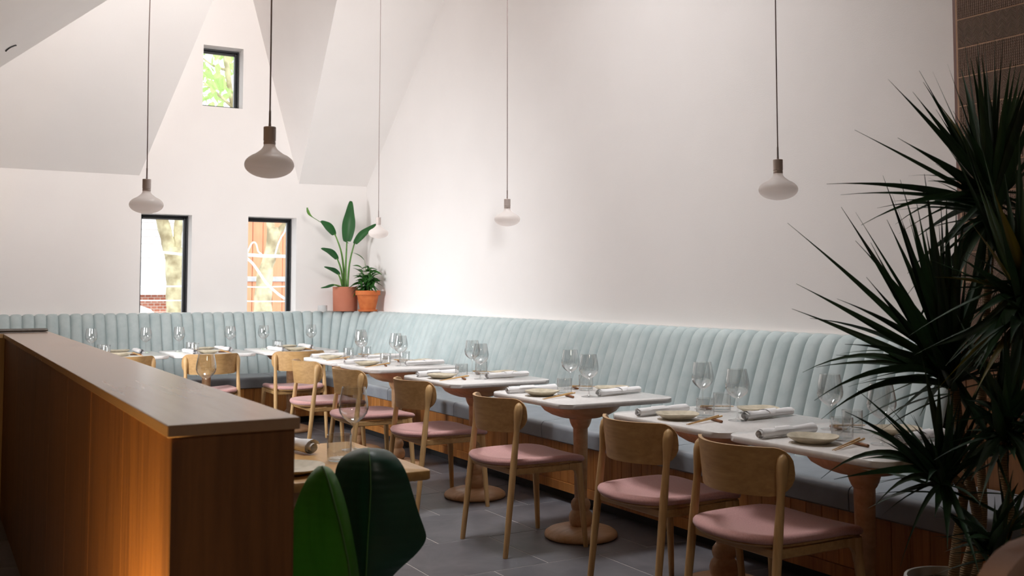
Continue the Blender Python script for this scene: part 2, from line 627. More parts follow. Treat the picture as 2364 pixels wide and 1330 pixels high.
# --- floor slab with tiles
fl = MB().box(-0.6, 4.3, -3.0, 10.55, -0.12, -0.0015).build('floor', 'floor_grout', smooth=0)
fl['kind'] = 'structure'
P = 0.595
tile_me = {}
def tile_mesh(w, h):
    key = (round(w, 3), round(h, 3))
    if key not in tile_me:
        tile_me[key] = MB().bbox(-w / 2, w / 2, -h / 2, h / 2, -0.012, 0.0, 0.0012).mesh('floor_tile', 'floor_tile', 20)
    return tile_me[key]
row = 0
y = 4.25 - P * 8
while y < 10.4:
    k = round((y - 4.25) / P)
    off = 0.0 if k % 2 == 0 else P / 2
    xs = []
    x = 2.05 - P * 6 + off
    while x < 4.2:
        xs.append(x)
        x += P
    for x in xs:
        x0, x1 = max(x, -0.55), min(x + P, 4.2)
        y0, y1 = y, min(y + P, 10.5)
        if x1 - x0 < 0.03 or y1 - y0 < 0.03:
            continue
        place('tile', tile_mesh(x1 - x0 - 0.006, y1 - y0 - 0.006), fl, ((x0 + x1) / 2, (y0 + y1) / 2, 0))
    y += P

# --- back wall with three window openings
def holed_wall(xs, zs, holes, yi, yo):
    mb = MB()
    def inside(xm, zm):
        return any(h[0] < xm < h[1] and h[2] < zm < h[3] for h in holes)
    for i in range(len(xs) - 1):
        for j in range(len(zs) - 1):
            if inside((xs[i] + xs[i + 1]) / 2, (zs[j] + zs[j + 1]) / 2):
                continue
            for yy in (yi, yo):
                mb.add([(xs[i], yy, zs[j]), (xs[i + 1], yy, zs[j]), (xs[i + 1], yy, zs[j + 1]), (xs[i], yy, zs[j + 1])], [(0, 1, 2, 3)])
    for (x0, x1, z0, z1) in holes:
        c = [(x0, z0), (x1, z0), (x1, z1), (x0, z1)]
        for a in range(4):
            p, q = c[a], c[(a + 1) % 4]
            mb.add([(p[0], yi, p[1]), (q[0], yi, q[1]), (q[0], yo, q[1]), (p[0], yo, p[1])], [(0, 1, 2, 3)])
    return mb
HOLES = [(1.842, 2.330, 1.015, 2.052), (2.898, 3.410, 1.015, 2.058), (2.415, 2.823, 3.170, 3.797)]
xs = sorted({LX - 0.2, WX + 0.2} | {h[0] for h in HOLES} | {h[1] for h in HOLES})
zs = sorted({-0.1, 5.6} | {h[2] for h in HOLES} | {h[3] for h in HOLES})
wb = holed_wall(xs, zs, HOLES, WY, WY + 0.32).build('wall_back', 'plaster', smooth=0)
wb['kind'] = 'structure'

for i, (x0, x1, z0, z1) in enumerate(HOLES):
    w = struct('window_%d' % (i + 1))
    ft, fd = 0.045, 0.07
    yf = WY + 0.165
    # outer frame (two nested black profiles) and the pane
    def ring(x0, x1, z0, z1, t, ya, yb):
        mb = MB()
        mb.bbox(x0, x0 + t, ya, yb, z0, z1, 0.003)
        mb.bbox(x1 - t, x1, ya, yb, z0, z1, 0.003)
        mb.bbox(x0 + t, x1 - t, ya, yb, z1 - t, z1, 0.003)
        mb.bbox(x0 + t, x1 - t, ya, yb, z0, z0 + t, 0.003)
        return mb
    ring(x0 + 0.001, x1 - 0.001, z0 + 0.001, z1 - 0.001, 0.018, yf, yf + 0.09).build('outer_frame', 'black_metal', w)
    ring(x0 + 0.0195, x1 - 0.0195, z0 + 0.0195, z1 - 0.0195, 0.022, yf + 0.025, yf + 0.075).build('sash_frame', 'black_metal', w)
    MB().box(x0 + 0.041, x1 - 0.041, yf + 0.047, yf + 0.051, z0 + 0.041, z1 - 0.041).build('pane', 'pane', w, smooth=0)

# --- right wall (gable), left wall, front wall
def prism(poly, axis, a0, a1):
    """poly of 2-D points extruded along axis"""
    n = len(poly)
    def pt(p, a):
        return {'x': (a, p[0], p[1]), 'y': (p[0], a, p[1]), 'z': (p[0], p[1], a)}[axis]
    vs = [pt(p, a0) for p in poly] + [pt(p, a1) for p in poly]
    fs = [tuple(range(n)), tuple(range(2 * n - 1, n - 1, -1))]
    for i in range(n):
        j = (i + 1) % n
        fs.append((i, j, n + j, n + i))
    return MB().add(vs, fs)
FZ = RZ - SL * (RY - 2.2)     # front slope height where the low ceiling begins
wr = prism([(-3, -0.1), (10.76, -0.1), (10.76, 2.25), (RY, RZ + 0.25), (2.1, FZ + 0.2), (-3, FZ)], 'x', WX, WX + 0.2).build('wall_right', 'plaster', smooth=0)
wr['kind'] = 'structure'
wl = MB().box(LX - 0.2, LX, 6.94, 10.76, -0.1, 4.2).build('wall_left', 'plaster', smooth=0)
wl['kind'] = 'structure'
wl2 = MB().box(LX - 0.2, LX, -3, 6.94, -0.1, 4.2).build('wall_side', 'dark_plaster', smooth=0)  # unseen stretch, made dark to keep bounce light off the partition
wl2['kind'] = 'structure'
wf = MB().box(LX - 0.2, WX + 0.2, -3.2, -3.0, -0.1, 4.2).build('wall_front', 'dark_plaster', smooth=0)
wf['kind'] = 'structure'

# --- ceiling: roof slopes, dormer, low ceiling
DLX, DRX, DAX = 1.818, 3.431, 2.625        # dormer eave corners and apex (x) on the back wall
DAZ = 5.39
APEX = (2.73, RY, RZ)
cl = MB()
HX = 1.194                                   # hip run
def on_hip(y):
    return (LX + HX * (WY - y), y, mainz(y))
hip_top = on_hip(8.91)
# main back slope, left of the dormer and right of it
cl.add([(LX, WY, EZ), (DLX, WY, EZ - 0.006), APEX, (hip_top[0], RY, RZ), hip_top], [(0, 1, 2, 3, 4)])
cl.add([(DRX, WY, EZ - 0.006), (WX, WY, EZ), (WX, RY, RZ), APEX], [(0, 1, 2, 3)])
# dormer slopes
cl.add([(DLX, WY, EZ - 0.006), (DAX, WY, DAZ), APEX], [(0, 1, 2)])
cl.add([(DRX, WY, EZ - 0.006), APEX, (DAX, WY, DAZ)], [(0, 1, 2)])
# left slope rising from the left wall, and the upstand above it
cl.add([(LX, WY, EZ), hip_top, (hip_top[0], 2.2, hip_top[2]), (LX, 2.2, EZ)], [(0, 1, 2, 3)])
cl.add([hip_top, (hip_top[0], RY, RZ), (hip_top[0], 2.2, FZ), (hip_top[0], 2.2, hip_top[2])], [(0, 1, 2, 3)])
# front slope
cl.add([(hip_top[0], RY, RZ), (WX, RY, RZ), (WX, 2.2, FZ), (hip_top[0], 2.2, FZ)], [(0, 1, 2, 3)])
ce = cl.build('ceiling', 'plaster', smooth=0)
ce['kind'] = 'structure'
lo = MB().box(LX - 0.2, WX + 0.2, -3.2, 2.2, 2.95, 3.05)  # unseen low ceiling, shaped and darkened to keep the camera end dim
lo.box(LX - 0.2, WX + 0.2, 2.12, 2.2, 2.95, FZ + 0.1)
low = lo.build('ceiling_low', 'dark_plaster', smooth=0)
low['kind'] = 'structure'
# glazing frame in the front roof slope
n = Vector((0, SL, -1)).normalized()
gm = Matrix.Translation((2.3, 4.45, RZ - SL * (RY - 4.45))) @ n.to_track_quat('Z', 'Y').to_matrix().to_4x4()
g = MB()
for a, b, c, d in ((-0.95, 0.95, -0.95, -0.87), (-0.95, 0.95, 0.87, 0.95), (-0.95, -0.87, -0.87, 0.87), (0.87, 0.95, -0.87, 0.87)):
    g.box(a, b, c, d, 0.0, 0.05, gm)
gf = g.build('trim_1', 'ledge', smooth=0)
gf['kind'] = 'structure'

# --- tiled wall at the right, above a timber wainscot
TX = 4.12
tw = struct('wall_tiled')
MB().box(TX - 0.0045, WX + 0.02, 0.3, 3.035, 0.0, 2.95).build('backing', 'grout', tw, smooth=0)
MB().bbox(TX - 0.004, WX + 0.01, 3.03, 3.052, 0.0, 2.95, 0.003).build('edge_trim', 'trim_metal', tw)
TH = 0.1342
tm = {k: MB().bbox(-0.006, 0.010, -0.4475, 0.4475, -TH / 2 + 0.0022, TH / 2 - 0.0022, 0.002).mesh('tile', 'tile_' + k, 20) for k in ('zigzag', 'knit')}
zt = 2.5537 + TH * 2 + TH / 2
k = 0
seq = ['knit', 'zigzag', 'knit', 'zigzag', 'knit', 'zigzag', 'knit', 'knit', 'zigzag', 'knit', 'zigzag', 'zigzag', 'knit', 'zigzag', 'knit', 'zigzag']
while zt > 0.93:
    for j in range(3):
        place('tile', tm[seq[k % len(seq)]], tw, (TX, 3.028 - 0.4495 - j * 0.899, zt))
    zt -= TH
    k += 1
wzt = zt + TH / 2 - 0.003
wp = MB().bbox(-0.012, 0.012, -0.0465, 0.0465, -wzt / 2, wzt / 2, 0.003).mesh('plank', 'part_wood_shaded', 20)  # darker veneer puts the light falloff behind the plant into the colour
MB().box(3.975, TX + 0.04, 0.3, 3.0, 0.0, wzt - 0.012).build('wainscot_core', 'black', tw, smooth=0)
for j in range(28):
    place('plank', wp, tw, (3.962, 2.952 - j * 0.0945, wzt / 2))
MB().bbox(3.945, TX + 0.006, 0.3, 3.01, wzt - 0.01, wzt + 0.012, 0.003).build('cap', 'part_wood_shaded', tw)

# ================================================================== BANQUETTE
XC, YC = 3.34, 9.65        # centre of the rounded corner; offsets run from here towards the walls
def path_pts(a, b):
    """plan path: a,b are stations; s<=YC along right wall (s=y), corner arc, then back wall running to -x.
       station: ('r', y) | ('b', x)"""
    pts = []
    def rp(y): return (XC, y, 1.0, 0.0)
    def bp(x): return (x, YC, 0.0, 1.0)
    if a[0] == 'r':
        pts.append(rp(a[1]))
        if b[0] == 'r':
            pts.append(rp(b[1]))
            return pts
        for i in range(0, 13):
            t = R(90 * i / 12)
            pts.append((XC, YC, math.cos(t), math.sin(t)))
        pts.append(bp(b[1]))
        return pts
    return [bp(a[1]), bp(b[1])]
def sweep(prof, a, b):
    loops = []
    for (px, py, nx, ny) in path_pts(a, b):
        loops.append([(px + nx * o, py + ny * o, z) for (o, z) in prof])
    return MB().loft(loops)

BEND = 2.42                 # near end of the bench (y)
bq = thing('banquette', 'long corner banquette with blue-grey channelled back and timber plank front', 'bench')
# pleated back: one padded channel after another
prof = [(0.500, 0.43), (0.520, 0.50), (0.560, 0.62), (0.602, 0.75), (0.645, 0.87), (0.680, 0.96), (0.704, 1.015), (0.728, 1.048), (0.760, 1.066), (0.80, 1.071), (0.845, 1.071)]
def chan_mesh(width=None, dth=None):
    T = [-1, -0.97, -0.90, -0.72, -0.4, 0, 0.4, 0.72, 0.90, 0.97, 1]
    rows = []
    for i, (o, z) in enumerate(prof):
        a, b = prof[max(i - 1, 0)], prof[min(i + 1, len(prof) - 1)]
        d = Vector((b[0] - a[0], b[1] - a[1])).normalized()
        nrm = Vector((-d.y, d.x))          # towards the room / up
        amp = 0.026 if i < len(prof) - 2 else (0.012 if i == len(prof) - 2 else 0.004)
        r = []
        for t in T:
            h = amp * (1 - abs(t) ** 4.5) - 0.012
            oo, zz = o + nrm.x * h, z + nrm.y * h
            if width:
                r.append((t * width / 2, oo, zz))
            else:
                an = t * dth / 2
                r.append((oo * math.sin(an), oo * math.cos(an), zz))
        rows.append(r)
    vs = [p for r in rows for p in r]
    n = len(T)
    fs = [(i * n + k, i * n + k + 1, (i + 1) * n + k + 1, (i + 1) * n + k) for i in range(len(rows) - 1) for k in range(n - 1)]
    return MB().add(vs, fs).mesh('back_channel', 'velvet', 60)
nR = 65
pR = (YC - 3.02) / nR
cmR = chan_mesh(width=pR)
for i in range(nR):
    place('back_channel', cmR, bq, (XC, YC - pR * (i + 0.5), 0), (0, 0, R(-90)))
nA = 11
cmA = chan_mesh(dth=PI / 2 / nA)
for i in range(nA):
    th = 90 * (i + 0.5) / nA
    place('back_channel', cmA, bq, (XC, YC, 0), (0, 0, R(th - 90)))
nB = 38
pB = (XC + 0.52) / nB
cmB = chan_mesh(width=pB)
for i in range(nB):
    place('back_channel', cmB, bq, (XC - pB * (i + 0.5), YC, 0), (0, 0, 0))
sweep([(0.545, 0.40), (0.76, 1.05), (0.84, 1.06), (0.84, 0.40)], ('r', 3.02), ('b', -0.52)).build('back_board', 'black', bq, smooth=0)
MB().add([(XC + 0.48, 3.0, 0.0), (XC + 0.86, 3.0, 0.0), (XC + 0.86, 3.0, 1.07), (XC + 0.72, 3.0, 1.07),
          (XC + 0.48, 3.018, 0.0), (XC + 0.86, 3.018, 0.0), (XC + 0.86, 3.018, 1.07), (XC + 0.72, 3.018, 1.07)],
         [(0, 1, 2, 3), (4, 7, 6, 5), (0, 4, 5, 1), (1, 5, 6, 2), (2, 6, 7, 3), (3, 7, 4, 0)]).build('end_panel', 'bench_wood', bq, smooth=0)
# leather seat cushions
def cushion_prof():
    o0, o1, z0, z1 = 0.108, 0.585, 0.362, 0.470
    pts = []
    r = 0.030
    for cx, cz, a0 in ((o0 + r, z0 + r * 0.6, 180), ):
        pass
    for i in range(7):
        a = R(180 - 90 * i / 6)
        pts.append((o0 + r + r * math.cos(a), z1 - r + r * math.sin(a)))
    pts += [(0.25, z1 + 0.006), (0.42, z1 + 0.006), (o1, z1), (o1, z0), (o0 + 0.012, z0), (o0 + 0.003, z0 + 0.008)]
    return pts
CP = cushion_prof()
def cushion(a, b):
    mb = sweep(CP, a, b)
    return mb.build('seat_cushion', 'leather', bq, 45)
ys = [BEND, 3.12, 4.37, 5.62, 6.87, 8.12, 9.37]
for a, b in zip(ys, ys[1:]):
    cushion(('r', a + 0.003), ('r', b - 0.003))
cushion(('r', 9.373), ('b', 2.953))
for a, b in ((2.947, 1.703), (1.697, 0.453), (0.447, -0.52)):
    cushion(('b', a), ('b', b))
# timber front: planks, rail, recessed black kick
sweep([(0.15, 0.085), (0.56, 0.085), (0.56, 0.36), (0.15, 0.36)], ('r', BEND), ('b', -0.52)).build('seat_box', 'black', bq, smooth=0)
sweep([(0.195, 0.0), (0.50, 0.0), (0.50, 0.085), (0.195, 0.085)], ('r', BEND), ('b', -0.52)).build('toe_kick', 'black', bq, smooth=0)
sweep([(0.124, 0.068), (0.16, 0.068), (0.16, 0.122), (0.124, 0.122)], ('r', BEND), ('b', -0.52)).build('bottom_rail', 'bench_wood', bq, smooth=30)
pk = MB().bbox(-0.0462, 0.0462, -0.008, 0.010, 0.124, 0.361, 0.0022).mesh('plank', 'bench_wood', 20)
n = int((YC - BEND) / 0.0935)
for i in range(n):
    place('plank', pk, bq, (XC + 0.138, YC - 0.0935 * (i + 0.5), 0), (0, 0, R(-90)))
for i in range(2):
    th = 90 * (i + 0.5) / 2
    place('plank', pk, bq, (XC + 0.13 * math.cos(R(th)), YC + 0.13 * math.sin(R(th)), 0), (0, 0, R(th - 90)))
for i in range(40):
    place('plank', pk, bq, (XC - 0.0935 * (i + 0.5), YC + 0.138, 0), (0, 0, 0))
MB().box(XC + 0.125, XC + 0.56, BEND - 0.014, BEND, 0.0, 0.36).build('end_panel', 'bench_wood', bq, smooth=0)

# ledge behind the pleated back (part of the wall construction)
poly = [(XC + 0.842, 3.05)]
for i in range(13):
    t = R(90 * i / 12)
    poly.append((XC + 0.842 * math.cos(t), YC + 0.842 * math.sin(t)))
poly += [(LX, YC + 0.842), (LX, WY - 0.001), (WX - 0.001, WY - 0.001), (WX - 0.001, 3.05)]
lg = prism(poly, 'z', 0.10, 1.077).build('trim_2', 'ledge', smooth=0)
lg['kind'] = 'structure'

# ================================================================== PARTITION
PX0, PX1, PY0, PY1, PZ = 0.427, 0.676, 2.075, 6.93, 1.05
pt = thing('partition', 'waist-high brown veneered timber partition running into the room at left', 'partition', (0.55, 4.5, 0))
def loc(mb, name, mat, smooth=30):
    o = mb.build(name, mat, pt, smooth)
    o.location = (-0.55, -4.5, 0)
    return o
loc(MB().box(PX0 + 0.01, PX1 - 0.01, PY0 + 0.01, PY1 - 0.01, 0, PZ - 0.03), 'core', 'black', 0)
loc(MB().box(LX, PX0 + 0.02, 6.69, PY1 - 0.01, 0, PZ - 0.03), 'core', 'black', 0)
w = 0.5385
y = PY0 + 0.0
i = 0
while y < PY1 - 0.01:
    y1 = min(y + w, PY1)
    if y < 6.68:
        loc(MB().bbox(PX0, PX0 + 0.012, y + 0.0008, min(y1, 6.68) - 0.0008, 0, PZ - 0.024, 0.001), 'side_panel', 'part_wood_shaded')
    loc(MB().bbox(PX1 - 0.012, PX1, y + 0.0008, y1 - 0.0008, 0, PZ - 0.024, 0.001), 'side_panel', 'part_wood_shaded')
    y = y1
loc(MB().bbox(PX0 + 0.001, PX1 - 0.001, PY0 - 0.002, PY0 + 0.011, 0, PZ - 0.024, 0.001), 'end_panel', 'part_wood_shaded')
for a, b in ((LX + 0.01, -0.1), (-0.098, PX0)):
    loc(MB().bbox(a, b, 6.68, 6.692, 0, PZ - 0.024, 0.001), 'return_panel', 'part_wood_shaded')
loc(MB().bbox(PX0 - 0.008, PX1 + 0.008, PY0 - 0.010, PY1 + 0.01, PZ - 0.024, PZ, 0.0015), 'cap', 'cap_wood')
loc(MB().bbox(LX + 0.005, PX0 - 0.0085, 6.672, PY1 + 0.01, PZ - 0.024, PZ, 0.0015), 'return_cap', 'cap_wood')
# grey pad lying on the far end of the cap
pad = MB()
pad.loft([[(x, 6.84 + 0.055 * a * k, 1.052 + 0.011 + 0.011 * b * k) for a, b in ((math.cos(R(q)), math.sin(R(q))) for q in range(0, 360, 30))]
          for x, k in ((-0.4, 0.8), (-0.385, 1), (0.3, 1), (0.655, 1), (0.668, 0.75))])
tag(pad.build('cushion_roll', 'grey_felt'), 'slim grey padded strip lying across the far end of the partition cap', 'pad')

# ================================================================== TABLES
def turned_pedestal(root):
    base = [(0, 0.0), (0.185, 0.0), (0.193, 0.006), (0.195, 0.016), (0.190, 0.028), (0.172, 0.040), (0.130, 0.053), (0.085, 0.060), (0, 0.060)]
    MB().lathe(base, 40).build('base', 'beech', root, 50)
    col = [(0, 0.058), (0.052, 0.058), (0.060, 0.072), (0.064, 0.090), (0.064, 0.105), (0.058, 0.125), (0.047, 0.138), (0.046, 0.143),
           (0.050, 0.152), (0.053, 0.168), (0.050, 0.185), (0.040, 0.198), (0.034, 0.204), (0.033, 0.23), (0.035, 0.34), (0.038, 0.48),
           (0.0395, 0.56), (0.0395, 0.580), (0, 0.580)]
    MB().lathe(col, 28).build('column', 'beech', root, 35)
    bowl = [(0, 0.572), (0.040, 0.572), (0.046, 0.580), (0.054, 0.597), (0.059, 0.614), (0.061, 0.623), (0.070, 0.626), (0.110, 0.632), (0.158, 0.648),
            (0.194, 0.668), (0.214, 0.692), (0.221, 0.712), (0.222, 0.724), (0, 0.724)]
    MB().lathe(bowl, 40).build('bowl_support', 'beech', root, 35)
def rounded_top(hx, hy, r, z0, z1, b=0.003, n=7):
    loops = []
    for ins, z in ((b, z0), (0, z0 + b), (0, z1 - b), (b, z1)):
        loops.append([(x * (hx - ins) / hx, y * (hy - ins) / hy, z) for x, y in rrect(hx, hy, r, n)])
    return MB().loft(loops)
def make_white_table(label):
    t = thing('pedestal_table', label, 'table', group='white pedestal tables')
    rounded_top(0.35, 0.39, 0.085, 0.724, 0.75).build('table_top', 'quartz', t, 50)
    turned_pedestal(t)
    return t

# ================================================================== CHAIR
def catmull(pts, k=4, closed=True):
    out = []
    n = len(pts)
    for i in range(n if closed else n - 1):
        p0, p1, p2, p3 = [Vector(pts[(i + j) % n]) for j in (-1, 0, 1, 2)]
        for s in range(k):
            t = s / k
            out.append(0.5 * ((2 * p1) + (-p0 + p2) * t + (2 * p0 - 5 * p1 + 4 * p2 - p3) * t * t + (-p0 + 3 * p1 - 3 * p2 + p3) * t ** 3))
    return out
def make_chair(label):
    t = thing('dining_chair', label, 'chair', group='oak dining chairs with pink seats')
    half = [(-0.030, 0.0), (-0.022, 0.10), (0.012, 0.178), (0.075, 0.222), (0.20, 0.236), (0.35, 0.236), (0.452, 0.226), (0.490, 0.190), (0.500, 0.10)]
    full = half + [(0.502, 0.0)] + [(x, -y) for x, y in reversed(half[1:])]
    ol = catmull([(x, y, 0) for x, y in full], 3)
    cx = 0.235
    def ring(s, z, lift=True):
        r = []
        for p in ol:
            x, y = cx + (p.x - cx) * s, p.y * s
            zz = z
            if lift:
                zz += 0.010 * (y / 0.236) ** 2 - 0.012 * smoothstep((x - 0.36) / 0.14) + 0.004 * smoothstep((0.08 - x) / 0.1)
            r.append((x, y, zz))
        return r
    pad = MB().loft([ring(0.02, 0.452), ring(0.3, 0.453), ring(0.6, 0.456), ring(0.84, 0.461), ring(0.93, 0.462), ring(0.975, 0.458), ring(0.998, 0.449),
                     ring(1.0, 0.441), ring(0.985, 0.433), ring(0.94, 0.430), ring(0.3, 0.430)])
    pad.build('seat', 'pink', t, 80)
    MB().loft([ring(0.2, 0.431), ring(0.955, 0.431), ring(0.965, 0.427), ring(0.95, 0.421), ring(0.85, 0.418), ring(0.2, 0.418)]).build('seat_shell', 'oak_x', t, 50)
    # rear legs, one straight tapering turn each with a paddle end holding the backrest
    for s in (-1, 1):
        f, top = Vector((0.0, s * 0.228, 0.0)), Vector((0.086, s * 0.216, 0.748))
        zs_ = [0, 0.006, 0.15, 0.35, 0.46, 0.56, 0.60, 0.635, 0.67, 0.705, 0.73, 0.742, 0.748]
        rr = [0.0120, 0.0130, 0.0146, 0.0166, 0.0172, 0.0152, 0.0140, 0.0160, 0.0205, 0.0232, 0.0200, 0.0125, 0.004]
        mb = MB().tube([f.lerp(top, z / 0.748) for z in zs_], rr, 12, updir=(1, 0, 0))
        leg = mb.build('leg', 'oak', t, 60)
        MB().lathe([(0, 0), (0.0108, 0), (0.0108, 0.005), (0, 0.005)], 12).build('glide', 'black', leg, 30, (f.x, f.y, -0.0005))
    for s in (-1, 1):
        f, top = Vector((0.468, s * 0.236, 0.0)), Vector((0.438, s * 0.214, 0.425))
        zs_ = [0, 0.006, 0.12, 0.28, 0.37, 0.425]
        rr = [0.0114, 0.0122, 0.0145, 0.0176, 0.0192, 0.0200]
        mb = MB().tube([f.lerp(top, z / 0.425) for z in zs_], rr, 12, updir=(1, 0, 0))
        # the little curved bracket running into the rail
        prof_ = [(0.0, 0.425), (0.0, 0.335), (-0.006, 0.365), (-0.016, 0.383), (-0.035, 0.395), (-0.05, 0.398), (-0.05, 0.425)]
        vs = [(0.430 + a, s * 0.214 - 0.009, z) for a, z in prof_] + [(0.430 + a, s * 0.214 + 0.009, z) for a, z in prof_]
        m = len(prof_)
        mb.add(vs, [tuple(range(m)), tuple(range(2 * m - 1, m - 1, -1))] + [(i, (i + 1) % m, m + (i + 1) % m, m + i) for i in range(m)])
        leg = mb.build('leg', 'oak', t, 50)
        MB().lathe([(0, 0), (0.0102, 0), (0.0102, 0.005), (0, 0.005)], 12).build('glide', 'black', leg, 30, (f.x, f.y, -0.0005))
    fr = MB()
    for s in (-1, 1):
        fr.bbox(0.045, 0.44, s * 0.212 - 0.009, s * 0.212 + 0.009, 0.392, 0.424, 0.004)
    fr.bbox(0.42, 0.442, -0.205, 0.205, 0.395, 0.424, 0.004)
    fr.bbox(0.046, 0.066, -0.215, 0.215, 0.392, 0.424, 0.004)
    fr.build('seat_frame', 'oak_x', t, 30)
    # bent-plywood backrest
    W_, H_, zb = 0.236, 0.170, 0.597
    rows = []
    NV, NU = 13, 21
    for j in range(NV):
        v = 0.5 - 0.5 * math.cos(PI * j / (NV - 1))
        dz = v * H_
        wv = W_
        rb, rt_ = 0.085, 0.055
        if dz < rb:
            wv = W_ - rb * 0.8 + 0.8 * math.sqrt(max(0, rb * rb - (rb - dz) ** 2))
        up = H_ - dz
        if up < rt_:
            wv = min(wv, W_ - rt_ * 0.8 + 0.8 * math.sqrt(max(0, rt_ * rt_ - (rt_ - up) ** 2)))
        rows.append((zb + dz, wv))
    def bx_(y): return -0.016 + 2.45 * y * y
    A, B = [], []
    for (z, wv) in rows:
        ra, rb_ = [], []
        for i in range(NU):
            y = wv * (2 * i / (NU - 1) - 1)
            x = bx_(y) - (z - 0.68) * 0.12
            sl = 2 * 2.45 * y
            nn = Vector((1, -sl, 0)).normalized() * 0.0068
            ra.append((x + nn.x, y + nn.y, z))
            rb_.append((x - nn.x, y - nn.y, z))
        A.append(ra)
        B.append(rb_)
    mb = MB()
    vs = [p for r in A for p in r] + [p for r in B for p in r]
    o = NU * NV
    fs = []
    for j in range(NV - 1):
        for i in range(NU - 1):
            a = j * NU + i
            fs.append((a, a + 1, a + NU + 1, a + NU))
            fs.append((o + a, o + a + NU, o + a + NU + 1, o + a + 1))
    for i in range(NU - 1):
        fs.append((i, o + i, o + i + 1, i + 1))
        e = (NV - 1) * NU + i
        fs.append((e, e + 1, o + e + 1, o + e))
    for j in range(NV - 1):
        a = j * NU
        fs.append((a, a + NU, o + a + NU, o + a))
        a = j * NU + NU - 1
        fs.append((a, o + a, o + a + NU, a + NU))
    mb.add(vs, fs).build('backrest', 'oak_x', t, 50)
    return t

# ================================================================== TABLEWARE meshes
def wine_glass_mesh():
    outp = [(0.0, 0.0), (0.040, 0.0), (0.0405, 0.0012), (0.030, 0.0030), (0.012, 0.0065), (0.0052, 0.0120), (0.0036, 0.022), (0.0034, 0.070), (0.0042, 0.084),
            (0.0090, 0.0925), (0.0220, 0.1010), (0.0370, 0.1130), (0.0470, 0.1270), (0.0517, 0.1420), (0.0520, 0.1540), (0.0498, 0.1720), (0.0455, 0.1950), (0.0405, 0.2200)]
    inn = [(0.0396, 0.2200), (0.0446, 0.1950), (0.0488, 0.1720), (0.0510, 0.1540), (0.0506, 0.1420), (0.0458, 0.1280), (0.0358, 0.1145), (0.0208, 0.1030), (0.0080, 0.0960), (0.0, 0.0945)]
    return MB().lathe(outp + inn, 32).mesh('wine_glass', 'glass', 60)
def tumbler_mesh():
    o = [(0, 0), (0.036, 0), (0.0392, 0.003), (0.0400, 0.010), (0.0405, 0.084), (0.0400, 0.0850)]
    i = [(0.0388, 0.0845), (0.0383, 0.012), (0.0360, 0.0085), (0, 0.0075)]
    return MB().lathe(o + i, 32).mesh('tumbler', 'glass', 50)
def plate_mesh(seed):
    rnd = random.Random(seed)
    ph = [rnd.uniform(0, 6.28) for _ in range(4)]
    prof_ = [(0, 0.0), (0.052, 0.0), (0.056, 0.002), (0.070, 0.009), (0.088, 0.019), (0.0945, 0.0245), (0.0945, 0.0270), (0.0915, 0.0265), (0.074, 0.0155), (0.055, 0.0095), (0, 0.0085)]
    mb = MB().lathe(prof_, 36)
    for k, p in enumerate(mb.v):
        r = math.hypot(p.x, p.y)
        if r > 0.05:
            a = math.atan2(p.y, p.x)
            w_ = (r - 0.05) / 0.045
            f = 1 + w_ * (0.018 * math.sin(2 * a + ph[0]) + 0.010 * math.sin(3 * a + ph[1]) + 0.006 * math.sin(5 * a + ph[2]))
            p.x *= f
            p.y *= f
            p.z += w_ * 0.0018 * math.sin(3 * a + ph[3])
    return mb.mesh('plate', 'stoneware', 60)
def napkin_mesh(seed, L=0.30, r0=0.021):
    """rolled cotton napkin: a spiral swept along x with folds and a loose flap"""
    rnd = random.Random(seed)
    ph = [rnd.uniform(0, 6.28) for _ in range(6)]
    NS, NX = 54, 15
    turns = 3.1
    loops = []
    for i in range(NX):
        u = i / (NX - 1)
        x = (u - 0.5) * L
        sk = 1 + 0.05 * math.sin(3 * u + ph[0]) + 0.08 * smoothstep((u - 0.75) / 0.25) - 0.05 * smoothstep((0.2 - u) / 0.2)
        row = []
        for k in range(NS):
            t = k / (NS - 1)
            a = -t * turns * 2 * PI + 0.9
            r = r0 * (0.28 + 0.72 * t) * sk * (1 + 0.03 * math.sin(3 * a + 6 * u + ph[1]))
            if t > 0.97:
                r *= 1.06
            yy = r * math.cos(a) * 1.12
            zz = r * math.sin(a) * 0.92
            zz = max(zz, -r0 * 0.86)
            row.append((x + 0.012 * (1 - t) * (1 if u > 0.5 else -1) * abs(2 * u - 1) ** 4 + 0.004 * math.sin(8 * t + ph[2]) * abs(2 * u - 1) ** 6,
                        yy, zz + r0 * 0.87 + 0.0008 * math.sin(14 * u + 3 * a + ph[3])))
        loops.append(row)
    mb = MB()
    n_ = NS
    vs = [p for l in loops for p in l]
    fs = [(i * n_ + k, i * n_ + k + 1, (i + 1) * n_ + k + 1, (i + 1) * n_ + k) for i in range(NX - 1) for k in range(n_ - 1)]
    # triangular corner of cloth left showing along the roll
    b = len(vs)
    z1 = r0 * 1.82
    x0 = rnd.uniform(-0.05, 0.0)
    flap = []
    for q in range(6):
        a = R(150 - 28 * q)
        hw = 0.055 * (1 - q / 6.0) + 0.004
        for sx in (-1, 1):
            flap.append((x0 + sx * hw + 0.004 * q, (r0 * 1.12 + 0.0022) * math.cos(a) * 1.1, r0 * 0.87 + (r0 + 0.0022) * math.sin(a) * 0.95))
    flap = [(p[0], p[1], max(p[2], 0.0012)) for p in flap]
    vs += flap
    fs += [(b + 2 * q, b + 2 * q + 1, b + 2 * q + 3, b + 2 * q + 2) for q in range(5)]
    return MB().add(vs, fs).mesh('napkin', 'white_cotton', 70)
def chopstick_mesh():
    return MB().tube([(0, 0, 0), (0.06, 0, 0), (0.16, 0, 0), (0.225, 0, 0)], [0.0015, 0.0022, 0.0032, 0.0037], 7).mesh('chopstick', 'bamboo', 50)
